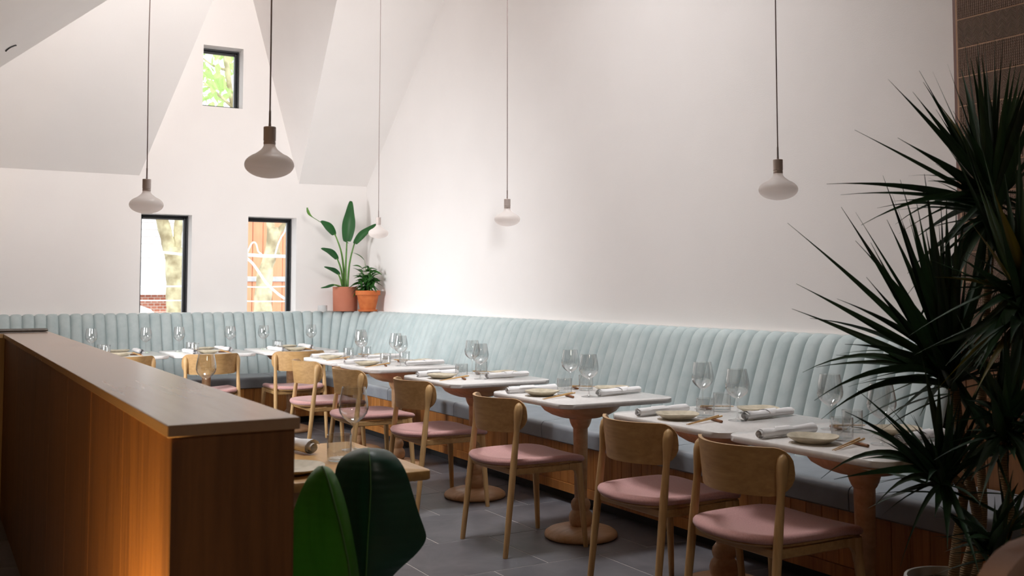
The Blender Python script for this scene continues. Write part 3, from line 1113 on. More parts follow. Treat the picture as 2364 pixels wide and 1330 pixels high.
def rest_mesh():
    return MB().tube([(0, -0.046, 0.006), (0, -0.044, 0.006), (0, -0.01, 0.0065), (0, 0.02, 0.0058), (0, 0.044, 0.006), (0, 0.046, 0.006)],
                     [0.004, 0.0058, 0.0062, 0.0056, 0.0058, 0.004], 9, flat=1.15).mesh('chopstick_rest', 'rest_wood', 50)
WG, TB, CS, CR = wine_glass_mesh(), tumbler_mesh(), chopstick_mesh(), rest_mesh()
PLm = [plate_mesh(i) for i in range(3)]
NKm = [napkin_mesh(i + 10) for i in range(4)]
TT = 0.7502

def item(name, me, label, cat, group, T, x, y, z=0.0, rz=0.0, ry=0.0):
    p = T @ Vector((x, y, 0))
    o = place(name, me, None, (p.x, p.y, TT + z))
    rot = T.to_euler().z
    o.rotation_euler = (0, ry, rot + rz)
    return tag(o, label, cat, group)

cnt = [0]
def setting(T, where, side, glass=True, jit=1.0, skip=(), nap=(-0.17, 0.215), cup=(-0.075, 0.035), gl=(-0.03, -0.125), pl=(-0.225, 0.035), ch=(-0.31, -0.135)):
    """one cover, seen from a sitter facing local +x: napkin to the left, plate in front, chopsticks to the right"""
    rnd = random.Random(cnt[0] * 17 + 3)
    cnt[0] += 1
    j = lambda s: rnd.uniform(-s, s) * jit
    k = cnt[0]
    if 'napkin' not in skip:
        item('napkin', NKm[k % 4], 'rolled white cotton napkin on %s of %s' % (side, where), 'napkin', 'rolled white napkins', T, nap[0] + j(.008), nap[1] + j(.008), 0, R(6 + j(5)))
    if 'plate' not in skip:
        item('plate', PLm[k % 3], 'speckled stoneware side plate on %s of %s' % (side, where), 'plate', 'stoneware plates', T, pl[0] + j(.008), pl[1] + j(.008), 0, j(3))
    if glass:
        item('wine_glass', WG, 'empty stemmed wine glass on %s of %s' % (side, where), 'wine glass', 'empty wine glasses', T, gl[0] + j(.008), gl[1] + j(.01))
    if 'cup' not in skip:
        item('tumbler', TB, 'clear straight-sided water tumbler on %s of %s' % (side, where), 'tumbler', 'water tumblers', T, cup[0] + j(.008), cup[1] + j(.01))
    if 'sticks' not in skip:
        x, y = ch[0] + j(.006), ch[1] + j(.006)
        a = R(14 + j(4))
        rx, ry = x + 0.17 * math.cos(a), y + 0.17 * math.sin(a)
        item('chopstick_rest', CR, 'dark twig chopstick rest on %s of %s' % (side, where), 'chopstick rest', 'chopstick rests', T, rx + .012, ry - .012, 0, R(-12 + j(6)))
        for q in (-1, 1):
            item('chopstick', CS, 'pale bamboo chopsticks propped on their rest, %s of %s' % (side, where), 'chopstick', 'chopsticks on the %s of %s' % (side, where), T,
                 x - 0.0045 * q * math.sin(a), y + 0.0045 * q * math.cos(a), 0.0026, a + R(1.2 * q), R(-4.4))

ORD = ['nearest', 'second', 'third', 'fourth', 'fifth', 'sixth']
TABLE_Y = [2.70, 3.48, 4.605, 5.81, 7.05, 7.83]
WHERE = ['table nearest spiky plant', 'second table from spiky plant', 'third table from spiky plant',
         'fourth table from spiky plant', 'fifth table from spiky plant', 'corner table of right-hand row']
TLAB = ['white-topped pedestal table beside the spiky potted plant', 'white-topped pedestal table second from the spiky plant, butted against its neighbour',
        'white-topped pedestal table third from the spiky plant', 'white-topped pedestal table fourth from the spiky plant',
        'white-topped pedestal table fifth from the spiky plant', 'white-topped pedestal table at the corner end of the right-hand row']
T0 = make_white_table(TLAB[0])
T0.location = (3.07, TABLE_Y[0], 0)
for i in range(1, 6):
    dup(T0, (3.07, TABLE_Y[i], 0), 0, TLAB[i])
for i, y in enumerate(TABLE_Y):
    T = Matrix.Translation((3.07, y, 0))
    setting(T, WHERE[i], 'aisle side')
    T2 = Matrix.Translation((3.07, y, 0)) @ Matrix.Rotation(PI, 4, 'Z')
    setting(T2, WHERE[i], 'bench side', nap=(-0.165, 0.125), pl=(-0.235, -0.035), cup=(-0.135, -0.165), gl=(-0.115, -0.268), ch=(-0.31, -0.275))
# row along the back wall
BT_X = [1.475, 2.215, 2.985]
BWH = ['left table under windows', 'middle table under windows', 'back table below corner plants']
BTL = ['white-topped pedestal table at the left under the windows, half hidden by the partition', 'white-topped pedestal table in the middle below the two windows',
       'white-topped pedestal table in the back row nearest the corner plants']
BY = 9.31
for i, x in enumerate(BT_X):
    dup(T0, (x, BY, 0), 0, BTL[i])
    T = Matrix.Translation((x, BY, 0)) @ Matrix.Rotation(R(90), 4, 'Z')
    setting(T, BWH[i], 'chair side', gl=(0.16, -0.25), cup=(-0.02, 0.12), nap=(-0.15, 0.18))
    T2 = Matrix.Translation((x, BY, 0)) @ Matrix.Rotation(R(-90), 4, 'Z')
    setting(T2, BWH[i], 'bench side', gl=(-0.19, -0.20), cup=(-0.08, -0.12), pl=(-0.225, 0.035), nap=(-0.16, 0.19))

# chairs
CH_Y = [2.835, 3.53, 4.645, 5.74, 6.72, 7.64]
CLAB = ['oak chair with pink seat at the table beside the spiky plant', 'oak chair with pink seat at the second table from the spiky plant',
        'oak chair with pink seat standing free at the third table from the spiky plant', 'oak chair with pink seat at the fourth table from the spiky plant',
        'oak chair with pink seat at the fifth table from the spiky plant', 'oak chair with pink seat at the far end of the right-hand row']
CH_X = [2.495, 2.55, 2.502, 2.528, 2.49, 2.50]
CH_R = [0, 1.0, 0, 0.5, -0.5, 0.5]
C0 = make_chair(CLAB[0])
C0.location = (CH_X[0], CH_Y[0], 0)
for i in range(1, 6):
    dup(C0, (CH_X[i], CH_Y[i], 0), R(CH_R[i]), CLAB[i])
for x, y, rz, lab in ((1.44, 8.70, 90, 'oak chair mostly hidden behind the partition at the left back-row table'),
                      (2.135, 8.71, 90, 'oak chair with pink seat seen from behind at the middle back-row table'),
                      (2.90, 8.72, 89, 'oak chair with pink seat seen from behind below the corner plants')):
    dup(C0, (x, y, 0), R(rz), lab)

# ================================================================== WOODEN TABLES BY THE PARTITION
def wood_table(x, y, label):
    t = thing('wooden_table', label, 'table', (x, y, 0), 0, 'wooden tables along the partition')
    rounded_top(0.35, 0.35, 0.02, 0.720, 0.75, 0.003, 4).build('table_top', 'table_wood', t, 50)
    turned_pedestal(t)
    return t
wood_table(1.045, 3.275, 'pale wooden table beyond the partition end, behind the big dark leaf')
wood_table(1.045, 5.45, 'pale wooden table hidden behind the middle of the partition')
I4 = Matrix.Identity(4)
o = item('napkin', NKm[1], 'rolled white napkin on the wooden table beyond the partition end', 'napkin', 'rolled white napkins', I4, 1.125, 3.545, 0, R(-74))
o.scale = (1.0, 1.3, 1.3)
item('tumbler', TB, 'water tumbler on the wooden table beyond the partition end', 'tumbler', 'water tumblers', I4, 1.205, 3.235)
o = item('plate', PLm[0], 'flat stoneware plate on the wooden table beyond the partition end', 'plate', 'stoneware plates', I4, 0.985, 3.10)
o.scale = (1.25, 1.25, 0.8)
item('wine_glass', WG, 'large wine glass on the wooden table, rising above the dark leaf', 'wine glass', 'empty wine glasses', I4, 1.325, 3.42)
item('wine_glass', WG, 'lone wine glass showing above the partition cap', 'wine glass', 'empty wine glasses', I4, 1.30, 5.47)

# ================================================================== PENDANT LAMPS
def make_lamp(label, drop):
    t = thing('pendant_lamp', label, 'lamp', group='opal bulb pendant lamps')
    a = 0.0
    prof_ = []
    for i in range(15):                       # flattened opal bulb
        q = R(-90 + 145 * i / 14)
        prof_.append((0.079 * math.cos(q), 0.043 * math.sin(q)))
    prof_[0] = (0, -0.043)
    prof_ += [(0.036, 0.042), (0.026, 0.050), (0.0205, 0.058), (0.0185, 0.064), (0.018, 0.070), (0, 0.070)]
    MB().lathe(prof_, 36).build('bulb', 'opal', t, 60)
    so = [(0, 0.066), (0.0185, 0.066), (0.0195, 0.068), (0.0195, 0.0745), (0.0182, 0.0760), (0.0182, 0.0775), (0.0198, 0.079), (0.0198, 0.122), (0.0188, 0.1235), (0, 0.1235)]
    MB().lathe(so, 28).build('socket', 'socket', t, 30)
    MB().lathe([(0, 0.1235), (0.0046, 0.1235), (0.0042, 0.134), (0.0038, 0.135), (0.0036, 0.176), (0, 0.176)], 12).build('strain_relief', 'cord', t, 40)
    return t
LAMPS = [(3.02, 3.07, 1.718, 'white pendant lamp hanging over the tables nearest the spiky plant'),
         (3.071, 5.399, 1.735, 'white pendant lamp in the middle of the right-hand row of tables'),
         (3.10, 7.50, 1.750, 'white pendant lamp hanging in front of the corner plants'),
         (0.921, 5.122, 1.716, 'pendant lamp hanging in front of the left lower window'),
         (0.960, 3.241, 1.713, 'largest and nearest pendant lamp, shaded brown, hanging above the partition')]
def ceil_z(x, y):
    if x < hip_top[0]:
        return EZ + SL / HX * (x - LX)
    return mainz(y) if y > RY else RZ - SL * (RY - y)
L0 = None
for k, (x, y, z, lab) in enumerate(LAMPS):
    if L0 is None:
        L0 = make_lamp(lab, 1)
        L0.location = (x, y, z)
        t = L0
    else:
        t = dup(L0, (x, y, z), 0, lab)
for k, (x, y, z, lab) in enumerate(LAMPS):
    t = [o for o in SC.objects if o.get('label') == lab][0]
    top = ceil_z(x, y) - z - 0.002
    w1, w2 = 0.004 * math.sin(k * 2.1 + 1), 0.004 * math.cos(k * 3.3)
    pts = []
    for i in range(13):
        u = i / 12
        s = math.sin(PI * u)
        pts.append((w1 * s * math.sin(5 * u + k), w2 * s * math.sin(4 * u + 1 + k), 0.170 + (top - 0.190) * u))
    MB().tube(pts, 0.0026, 7).build('cord', 'cord', t, 60)
    MB().lathe([(0, top - 0.022), (0.045, top - 0.022), (0.05, top - 0.018), (0.05, top), (0, top)], 28).build('ceiling_rose', 'socket', t, 40)

# ================================================================== PLANTS
FW = Vector((math.sin(R(29.9)) * math.cos(R(3.27)), math.cos(R(29.9)) * math.cos(R(3.27)), math.sin(R(3.27))))
RTV = Vector((math.cos(R(29.9)), -math.sin(R(29.9)), 0))
UPV = RTV.cross(FW)
CAMP = Vector((0, 0, 1.315))
def at(x, y, d):
    """world point at distance d along the view, from photo measurements"""
    return CAMP + (FW + RTV * ((x - 1182) / 2364) - UPV * ((y - 531) / 2364)) * d
def atY(x, y, Y):
    r = FW + RTV * ((x - 1182) / 2364) - UPV * ((y - 531) / 2364)
    return CAMP + r * (Y / r.y)

def bez(a, b, c, n):
    return [a * (1 - t) ** 2 + b * 2 * t * (1 - t) + c * t * t for t in [i / n for i in range(n + 1)]]
def blade(path, widths, up, fold=0.25, curl=0.0):
    """leaf blade: three verts across per station, folded along the midrib"""
    vs, fs = [], []
    n_ = len(path)
    for i, p in enumerate(path):
        t = (path[min(i + 1, n_ - 1)] - path[max(i - 1, 0)]).normalized()
        side = t.cross(up)
        if side.length < 1e-4:
            side = t.cross(Vector((1, 0, 0)))
        side.normalize()
        nn = side.cross(t).normalized()
        w_ = widths[i]
        vs += [p - side * w_ + nn * w_ * fold, p - side * w_ * 0.5 + nn * w_ * fold * 0.32, p, p + side * w_ * 0.5 + nn * w_ * fold * 0.32, p + side * w_ + nn * w_ * fold]
    for i in range(n_ - 1):
        for k in range(4):
            a = i * 5 + k
            fs.append((a, a + 1, a + 6, a + 5))
    return MB().add(vs, fs)
def strap_widths(n_, w_):
    out = []
    for i in range(n_ + 1):
        t = i / n_
        out.append(max(0.0006, w_ * (0.55 + 0.45 * smoothstep(t / 0.25)) * (1 - smoothstep((t - 0.25) / 0.78) ** 1.0) + 0.0004))
    return out

def pot_round(root, x, y, r, h, mat, name='pot'):
    p = [(0, 0), (r * 0.80, 0), (r * 0.84, 0.006), (r * 0.97, h * 0.75), (r, h - 0.008), (r * 0.985, h), (r * 0.93, h), (r * 0.92, h - 0.03), (0, h - 0.03)]
    MB().lathe(p, 40, Matrix.Translation((x, y, 0))).build(name, mat, root, 45)
    MB().lathe([(0, h - 0.028), (r * 0.915, h - 0.028), (r * 0.915, h - 0.04), (0, h - 0.04)], 32, Matrix.Translation((x, y, 0))).build('soil', 'soil', root, 45)

def dracaena(name, label, base, trunks, crowns, pot):
    root = thing(name, label, 'plant', (base[0], base[1], 0))
    inv = Matrix.Translation((-base[0], -base[1], 0))
    pot_round(root, 0, 0, *pot)
    for pts, r0, r1 in trunks:
        ps = catmull([tuple(inv @ p) for p in pts], 5, closed=False) + [inv @ pts[-1]]
        n_ = len(ps)
        rr = [(r0 + (r1 - r0) * i / (n_ - 1)) * (1 + 0.05 * math.sin(i * 2.3)) for i in range(n_)]
        MB().tube(ps, rr, 10).build('trunk', 'trunk', root, 60)
    rnd = random.Random(len(label))
    for c, tips, nrand, L, elo, ehi, az0, az1 in crowns:
        for (tp, sag, w_) in tips:
            b = c + Vector((rnd.uniform(-.012, .012), rnd.uniform(-.012, .012), rnd.uniform(-.04, .03)))
            d = tp - b
            ctrl = b + d * 0.5 + Vector((0, 0, 1)) * sag + Vector((rnd.uniform(-.02, .02), rnd.uniform(-.02, .02), 0))
            path = [inv @ p for p in bez(b, ctrl, tp, 10)]
            blade(path, strap_widths(10, w_ * 1.25), Vector((-FW.x, -FW.y, 0.35)) + Vector((rnd.uniform(-.5, .5), rnd.uniform(-.5, .5), rnd.uniform(-.2, .3))), 0.35).build('leaf', 'dracaena', root, 70)
        for i in range(nrand):
            az = R(rnd.uniform(az0, az1))
            el = R(elo + (ehi - elo) * rnd.random() ** 0.9)
            ln = L * rnd.uniform(0.7, 1.1)
            dr = Vector((math.cos(az) * math.cos(el), math.sin(az) * math.cos(el), math.sin(el)))
            if dr.dot(-RTV) > 0.3:
                ln *= 0.58        # the side towards the tables is sparser
            b = c + Vector((rnd.uniform(-.012, .012), rnd.uniform(-.012, .012), rnd.uniform(-.06, .04)))
            tip = b + dr * ln + Vector((0, 0, -1)) * ln * rnd.uniform(0.03, 0.32) * math.cos(el)
            ctrl = b + dr * ln * 0.55
            path = [inv @ p for p in bez(b, ctrl, tip, 7)]
            pale = rnd.random() < 0.03
            blade(path, strap_widths(7, rnd.uniform(0.011, 0.0165)), Vector((rnd.uniform(-.4, .4), rnd.uniform(-.4, .4), 1)), 0.35).build('leaf', 'dracaena_pale' if pale else 'dracaena', root, 70)
    return root
rr_ = random.Random(5)
def tips(lst, d, spread=0.22):
    return [(at(x, y, d + rr_.uniform(-spread, spread)), s, w_) for (x, y, s, w_) in lst]
D1 = 3.2
potA = at(2200, 1335, D1)
c1, c2, c3 = at(2196, 868, D1), at(2178, 1105, 3.12), at(2292, 470, 3.25)
tipsA1 = tips([(1818, 515, .0, .010), (1838, 655, .02, .011), (1828, 713, .02, .013), (1870, 735, .07, .009), (1853, 860, .14, .010), (1884, 848, .05, .009),
               (1880, 925, .10, .010), (1896, 968, .12, .010), (1942, 478, .0, .014), (1975, 490, .0, .013), (2038, 405, .0, .015), (2078, 415, .0, .013), (2134, 402, .0, .017),
               (1975, 556, .02, .012), (1932, 690, .04, .010), (2185, 440, .0, .014), (2010, 560, .0, .014), (1950, 795, .05, .011), (2000, 640, .0, .013), (1930, 820, .03, .011), (2230, 470, .0, .015), (2085, 520, .0, .016)], D1)
tipsA2 = tips([(1895, 1105, .14, .010), (1925, 1107, .02, .010), (2020, 1168, .12, .010), (1950, 950, .06, .010), (1975, 897, .03, .009), (1965, 985, .08, .011),
               (2078, 1308, .10, .006), (2040, 960, .02, .010), (2130, 1125, .05, .010), (1990, 1060, .04, .010)], 3.1, 0.15)
tipsA3 = tips([(2050, 183, .0, .015), (2122, 163, .0, .006), (2107, 212, .02, .015), (1973, 300, .0, .006), (2072, 318, .0, .014), (2240, 132, .0, .018), (2266, 134, .0, .014),
               (2302, 162, .0, .014), (2345, 148, .0, .014), (2160, 378, .02, .010), (2190, 392, .02, .010), (1908, 425, .05, .010), (1940, 450, .05, .010), (1988, 520, .09, .010),
               (2142, 418, .04, .010), (2364, 180, .0, .014), (2225, 300, .0, .012)], 3.22)
trA1 = [at(2206, 1345, 3.22), at(2248, 1250, 3.2), at(2256, 1195, 3.2), at(2238, 1110, 3.2), at(2218, 1010, 3.2), at(2198, 900, 3.2)]
trA2 = [at(2196, 1350, 3.16), at(2208, 1260, 3.14), at(2222, 1170, 3.12), at(2222, 1130, 3.12), at(2190, 1115, 3.12)]
trA3 = [at(2238, 1345, 3.27), at(2268, 1200, 3.30), at(2262, 1000, 3.32), at(2272, 800, 3.3), at(2290, 520, 3.26)]
dracaena('dracaena', 'tall spiky dark green dracaena in a white pot at the right', (potA.x, potA.y),
         [(trA1, .0165, .0135), (trA2, .0165, .012), (trA3, .016, .012)],
         [(c1, tipsA1, 62, .55, -40, 85, 0, 360), (c2, tipsA2, 46, .42, -30, 80, 60, 330), (c3, tipsA3, 90, .56, -55, 88, 0, 360)],
         (0.145, potA.z, 'white_pot'))
D2 = 2.86
potB = at(2330, 1440, D2)
d1, d2, d3 = at(2322, 985, D2), at(2362, 690, D2), at(2292, 1265, D2)
tipsB = tips([(2235, 925, .03, .010), (2240, 1095, .02, .006), (2352, 860, .0, .008), (2275, 830, .0, .012), (2330, 780, .0, .012), (2364, 800, .0, .013)], D2, .1)
tipsB2 = tips([(2150, 800, -.04, .012), (2230, 600, .0, .012), (2260, 860, -.02, .012), (2190, 880, -.05, .012), (2300, 480, .0, .014)], D2, .15)
trB = [at(2318, 1430, D2), at(2312, 1300, D2), at(2332, 1200, D2), at(2328, 1150, D2), at(2316, 1090, D2), at(2318, 1010, D2)]
trB2 = [at(2345, 1435, D2 + .03), at(2372, 1200, D2 + .03), at(2380, 950, D2 + .03), at(2364, 720, D2)]
trB3 = [at(2330, 1440, D2 - .03), at(2312, 1350, D2 - .02), at(2294, 1280, D2)]
dracaena('dracaena', 'second dracaena with a thin pale trunk, cut off by the right edge', (potB.x, potB.y),
         [(trB, .0135, .0105), (trB2, .0135, .0105), (trB3, .011, .009)],
         [(d1, tipsB, 56, .38, -50, 85, 0, 360), (d2, tipsB2, 96, .50, -65, 88, 0, 360), (d3, [], 40, .26, -20, 80, 0, 360)],
         (0.14, potB.z, 'white_pot'))

# --- bird of paradise and small plant on the corner ledge
LZ = 1.0772
def z4(x, y):
    return (680 + x / 4.433, 440 + y / 4.433)
PY = 10.26
b1 = atY(797, 715, PY)
bp = thing('potted_bird_of_paradise', 'bird of paradise plant in a smooth clay cylinder pot on the corner ledge', 'plant', (b1.x, PY, LZ))
r1 = 0.1335
MB().lathe([(0, 0), (r1 * .93, 0), (r1 * .95, .004), (r1, .252), (r1 * .99, .255), (r1 * .94, .255), (r1 * .93, .23), (0, .23)], 40).build('pot', 'clay_matte', bp, 45)
MB().lathe([(0, .232), (r1 * .925, .232), (r1 * .925, .22), (0, .22)], 32).build('soil', 'soil', bp, 45)
inv = Matrix.Translation((-b1.x, -PY, -LZ))
def wl(pts, dy):
    return [inv @ atY(*z4(x, y), PY + dy + k) for (x, y, k) in pts]
def leaf_w(n_, w_, a=0.42):
    return [max(0.001, w_ * math.sin(PI * min(1, (i / n_) ** 0.78)) ** 0.95 if i < n_ else 0.001) for i in range(n_ + 1)]
view_up = Vector((-0.25, -1, 0.1))
for stem, bl, w_, fold, upv in (
        ([(522, 985, 0), (524, 760, 0), (532, 600, 0), (536, 515, 0)], [(536, 520, 0), (548, 400, -.01), (562, 260, 0), (576, 116, .04)], 0.070, 0.25, view_up),
        ([(510, 985, 0), (498, 760, 0), (470, 600, -.02), (405, 455, -.03)], [(405, 455, -.03), (365, 390, -.04), (315, 345, -.04), (272, 322, -.04)], 0.043, 0.3, view_up),
        ([(548, 985, 0), (556, 800, -.01), (585, 640, -.02), (620, 545, -.03)], [(620, 545, -.03), (665, 475, -.05), (740, 410, -.06), (834, 350, -.06)], 0.040, 0.35, Vector((.3, -1, .5))),
        ([(500, 985, 0), (485, 850, -.02), (460, 755, -.04), (432, 705, -.05)], [(432, 705, -.05), (395, 650, -.06), (340, 615, -.07), (274, 600, -.06)], 0.034, 0.3, view_up),
        ([(492, 985, 0), (475, 920, -.03), (460, 880, -.04), (446, 858, -.05)], [(456, 858, -.05), (420, 825, -.06), (370, 802, -.07), (305, 784, -.06)], 0.024, 0.3, view_up),
        ([(500, 990, 0), (470, 985, -.06), (430, 970, -.1), (405, 965, -.12)], [(405, 965, -.12), (370, 975, -.13), (320, 990, -.13), (270, 996, -.13)], 0.016, 0.3, Vector((0, -1, .6)))):
    sp = catmull([tuple(p) for p in wl(stem, 0)], 4, False) + [wl(stem, 0)[-1]]
    n_ = len(sp)
    lf = MB().tube(sp, [0.013 - 0.007 * i / (n_ - 1) for i in range(n_)], 8).build('stem', 'stem_green', bp, 60)
    bpth = catmull([tuple(p) for p in wl(bl, 0)], 6, False) + [wl(bl, 0)[-1]]
    blade(bpth, leaf_w(len(bpth) - 1, w_), upv, fold).build('leaf', 'banana', bp, 70)
# long rolled tip of the left-hand leaf, paler green, ending in a small hood
cp = catmull([tuple(p) for p in wl([(275, 323, -.04), (225, 298, -.04), (170, 262, -.04), (140, 225, -.05), (140, 176, -.05)], 0)], 4, False)
blade(cp, [0.003 + 0.011 * smoothstep((i / len(cp) - 0.35) / 0.4) * (1.0 if i < len(cp) - 2 else 0.5) for i in range(len(cp))], view_up, 0.9).build('leaf_tip', 'stem_green', bp, 70)

P2Y = 10.0
b2 = atY(849, 716, P2Y)
sp_ = thing('potted_shrub', 'small bushy green plant in a rimmed terracotta pot and saucer on the ledge', 'plant', (b2.x, P2Y, LZ))
MB().lathe([(0, 0), (.094, 0), (.100, .006), (.100, .020), (.094, .020), (.090, .012), (0, .012)], 36).build('saucer', 'terracotta', sp_, 40)
MB().lathe([(0, .013), (.078, .013), (.081, .018), (.112, .168), (.126, .168), (.129, .172), (.130, .212), (.127, .216), (.118, .216), (.114, .195), (0, .195)], 40).build('pot', 'terracotta', sp_, 35)
MB().lathe([(0, .197), (.112, .197), (.112, .185), (0, .185)], 30).build('soil', 'soil', sp_, 40)
rs = random.Random(21)
lm = []
for v in range(4):
    L_ = 0.105 + 0.016 * v
    pth = [Vector((L_ * t, 0, 0.012 * math.sin(2.4 * t) - 0.02 * t * t)) for t in [i / 6 for i in range(7)]]
    lm.append(blade(pth, [0.002, .013, .021, .022, .017, .009, .001], Vector((0, 0, 1)), 0.3).mesh('leaf', 'small_leaf', 70))
for k in range(14):
    a = rs.uniform(0, 2 * PI)
    h = rs.uniform(0.09, 0.26)
    s = rs.uniform(0.03, 0.14)
    tx, ty = s * math.cos(a), s * math.sin(a) * 0.8
    if k == 0:
        tx, ty, h = -0.05, -0.03, 0.33
    pts = bez(Vector((tx * .2, ty * .2, .195)), Vector((tx * .5, ty * .5, .195 + h * .6)), Vector((tx, ty, .195 + h)), 6)
    MB().tube(pts, [.0035, .0033, .003, .0027, .0024, .002, .0015], 6).build('stem', 'stem_green', sp_, 60)
    for j in range(8):
        p = pts[2 + j % 5]
        az = rs.uniform(0, 2 * PI)
        o = place('leaf', lm[rs.randrange(4)], sp_, tuple(p), (rs.uniform(-.5, .5), R(rs.uniform(-40, 40)), az))
        # keep clear of the wall behind
        if p.x + b2.x + 0.1 * math.cos(az) > WX - 0.02:
            o.rotation_euler.z = az + PI

cd = atY(744.5, 716, 10.28)
ca = thing('candle_holder', 'tiny white frosted votive cup on the ledge beside the clay pot', 'candle', (cd.x, 10.28, LZ))
MB().lathe([(0, 0), (.046, 0), (.049, .003), (.049, .062), (.046, .062), (.045, .014), (0, .014)], 28).build('cup', 'white_pot', ca, 45)
MB().lathe([(0, .014), (.044, .014), (.044, .034), (0, .036)], 24).build('wax', 'white_cotton', ca, 45)

# --- big leafed plant in the foreground, between partition and wooden table
FD = 2.52
fb = at(800, 1650, FD)
fp = thing('broad_leaf_plant', 'broad dark-leaved plant standing at the end of the partition', 'plant', (0.96, 2.50, 0))
finv = Matrix.Translation((-0.96, -2.50, 0))
pot_round(fp, 0, 0, 0.15, 0.34, 'white_pot')
def big_leaf(rows, mid, mat, dep, bulge, name):
    """rows: (y, xl, xm, xr) measured; the blade bows towards the viewer along the midrib"""
    vs, fs = [], []
    K = 9
    n_ = len(rows)
    for r, (y, xl, xm, xr, dd) in enumerate(rows):
        for k in range(K):
            t = k / (K - 1)
            if t < .5:
                x = xl + (xm - xl) * (t * 2)
            else:
                x = xm + (xr - xm) * (t * 2 - 1)
            s = abs(t - .5) * 2
            yy = y + 6 * math.sin(5 * t + r) * s * (0.5 if r else 0)
            vs.append(finv @ at(x, yy, dep + dd + bulge * s ** 1.6 + 0.004 * math.sin(r * 1.9 + 9 * t) * s))
    for r in range(n_ - 1):
        for k in range(K - 1):
            a = r * K + k
            fs.append((a, a + 1, a + K + 1, a + K))
    lf = MB().add(vs, fs).build(name, mat, fp, 80)
    sm = lf.modifiers.new('soft', 'SUBSURF')
    sm.levels = 1
    sm.render_levels = 2
    pts = [finv @ at(xm, y, dep + dd - 0.002) for (y, xl, xm, xr, dd) in rows]
    MB().tube(pts, [0.0015 + 0.0012 * i / n_ for i in range(n_)], 6).build('midrib', 'midrib', lf, 60)
    return lf
big_leaf([(1034, 838, 850, 862, .10), (1037, 815, 851, 893, .06), (1050, 790, 853, 915, .03), (1080, 772, 855, 937, .01), (1130, 772, 856, 951, 0), (1185, 782, 853, 966, 0), (1228, 788, 850, 982, 0),
          (1248, 790, 849, 988, 0), (1285, 794, 847, 958, .005), (1322, 800, 845, 905, .01), (1390, 812, 842, 868, .02), (1480, 825, 838, 850, .03)], None, 'banana_dark', FD, 0.05, 'leaf')
big_leaf([(1076, 735, 744, 753, .05), (1084, 722, 749, 768, .03), (1110, 703, 758, 783, .01), (1160, 682, 772, 800, 0), (1220, 668, 788, 812, 0), (1290, 660, 803, 824, 0),
          (1360, 668, 812, 834, .01), (1450, 700, 815, 836, .02), (1540, 770, 812, 826, .03)], None, 'banana_light', FD - 0.16, 0.045, 'leaf')
for (x, y, d) in ((838, 1478, FD + .03), (812, 1535, FD - .13)):
    p1 = finv @ at(x, y, d)
    MB().tube(bez(Vector((0, 0, .30)), Vector((p1.x * .4, p1.y * .4, p1.z * .7)), p1, 8), [.010 - .0006 * i for i in range(9)], 8).build('stem', 'stem_green', fp, 60)

# ================================================================== NEAR BROWN CHAIR (bottom right corner)
bc = thing('lounge_chair', 'blurred brown leather chair back in the bottom right corner', 'chair', (1.70, 1.02, 0))
loops = []
for yy, s in ((-0.03, .96), (-0.022, 1), (0.022, 1), (0.03, .96)):
    loops.append([(x * s, yy + 0.10 * (x * x) , 0.70 + z * s) for x, z in rrect(0.30, 0.215, 0.15, 7)])
MB().loft(loops).build('backrest', 'brown_leather', bc, 50)
MB().loft([[(x * s, y * s - 0.24, z) for x, y in rrect(0.26, 0.24, 0.08, 5)] for z, s in ((.40, .95), (.41, 1), (.45, 1), (.47, .95))]).build('seat', 'brown_leather', bc, 50)
for sx in (-1, 1):
    for sy in (-0.42, 0.0):
        MB().tube([(sx * 0.23, sy - .02, 0), (sx * 0.21, sy, 0.20), (sx * 0.20, sy, .41)], [.012, .016, .018], 10).build('leg', 'oak', bc, 60)
for sx in (-1, 1):
    MB().tube([(sx * 0.20, -.02, .40), (sx * 0.21, .01, .55), (sx * 0.21, .035, .66)], [.014, .013, .010], 8).build('back_post', 'oak', bc, 60)

# ================================================================== OUTSIDE THE WINDOWS
gr = MB().box(-30, 60, 10.9, 80, -3.7, -3.5).build('ground', 'street', smooth=0)
gr['kind'] = 'structure'
def brick_mat():
    nt = NT('street_brickwork')
    tc = nt.n('ShaderNodeTexCoord')
    mp = nt.n('ShaderNodeMapping')
    mp.inputs['Rotation'].default_value = (R(90), 0, 0)
    nt.l(tc.outputs['Object'], mp.inputs['Vector'])
    b = nt.n('ShaderNodeTexBrick', Scale=4.0)
    b.inputs['Color1'].default_value = (0.46, 0.15, 0.09, 1)
    b.inputs['Color2'].default_value = (0.58, 0.25, 0.17, 1)
    b.inputs['Mortar'].default_value = (0.66, 0.58, 0.52, 1)
    b.inputs['Mortar Size'].default_value = 0.03
    nt.l(mp.outputs[0], b.inputs['Vector'])
    nt.l(b.outputs['Color'], nt.p.inputs['Base Color'])
    nt.set(Roughness=0.9)
    return nt.m
M['brickwork'] = brick_mat()
HY = 23.0
nh = thing('brick_house', 'pale brick and white-sided house seen through the left window', 'house', (4.4, HY, -3.5))
hinv = Matrix.Translation((-4.4, -HY, 3.5))
MB().box(0.5, 5.35, HY, HY + 5, -3.5, 1.18, hinv).build('brick_wall', 'brickwork', nh, 0)
MB().box(0.3, 5.5, HY - 0.25, HY + 0.2, 1.18, 1.36, hinv).build('fascia', 'siding', nh, 0)
MB().add([(0.3, HY - .25, 1.36), (5.5, HY - .25, 1.36), (5.5, HY + 1.0, 1.9), (0.3, HY + 1.0, 1.9)], [(0, 1, 2, 3)], hinv).build('porch_roof', 'roof_grey', nh, 0)
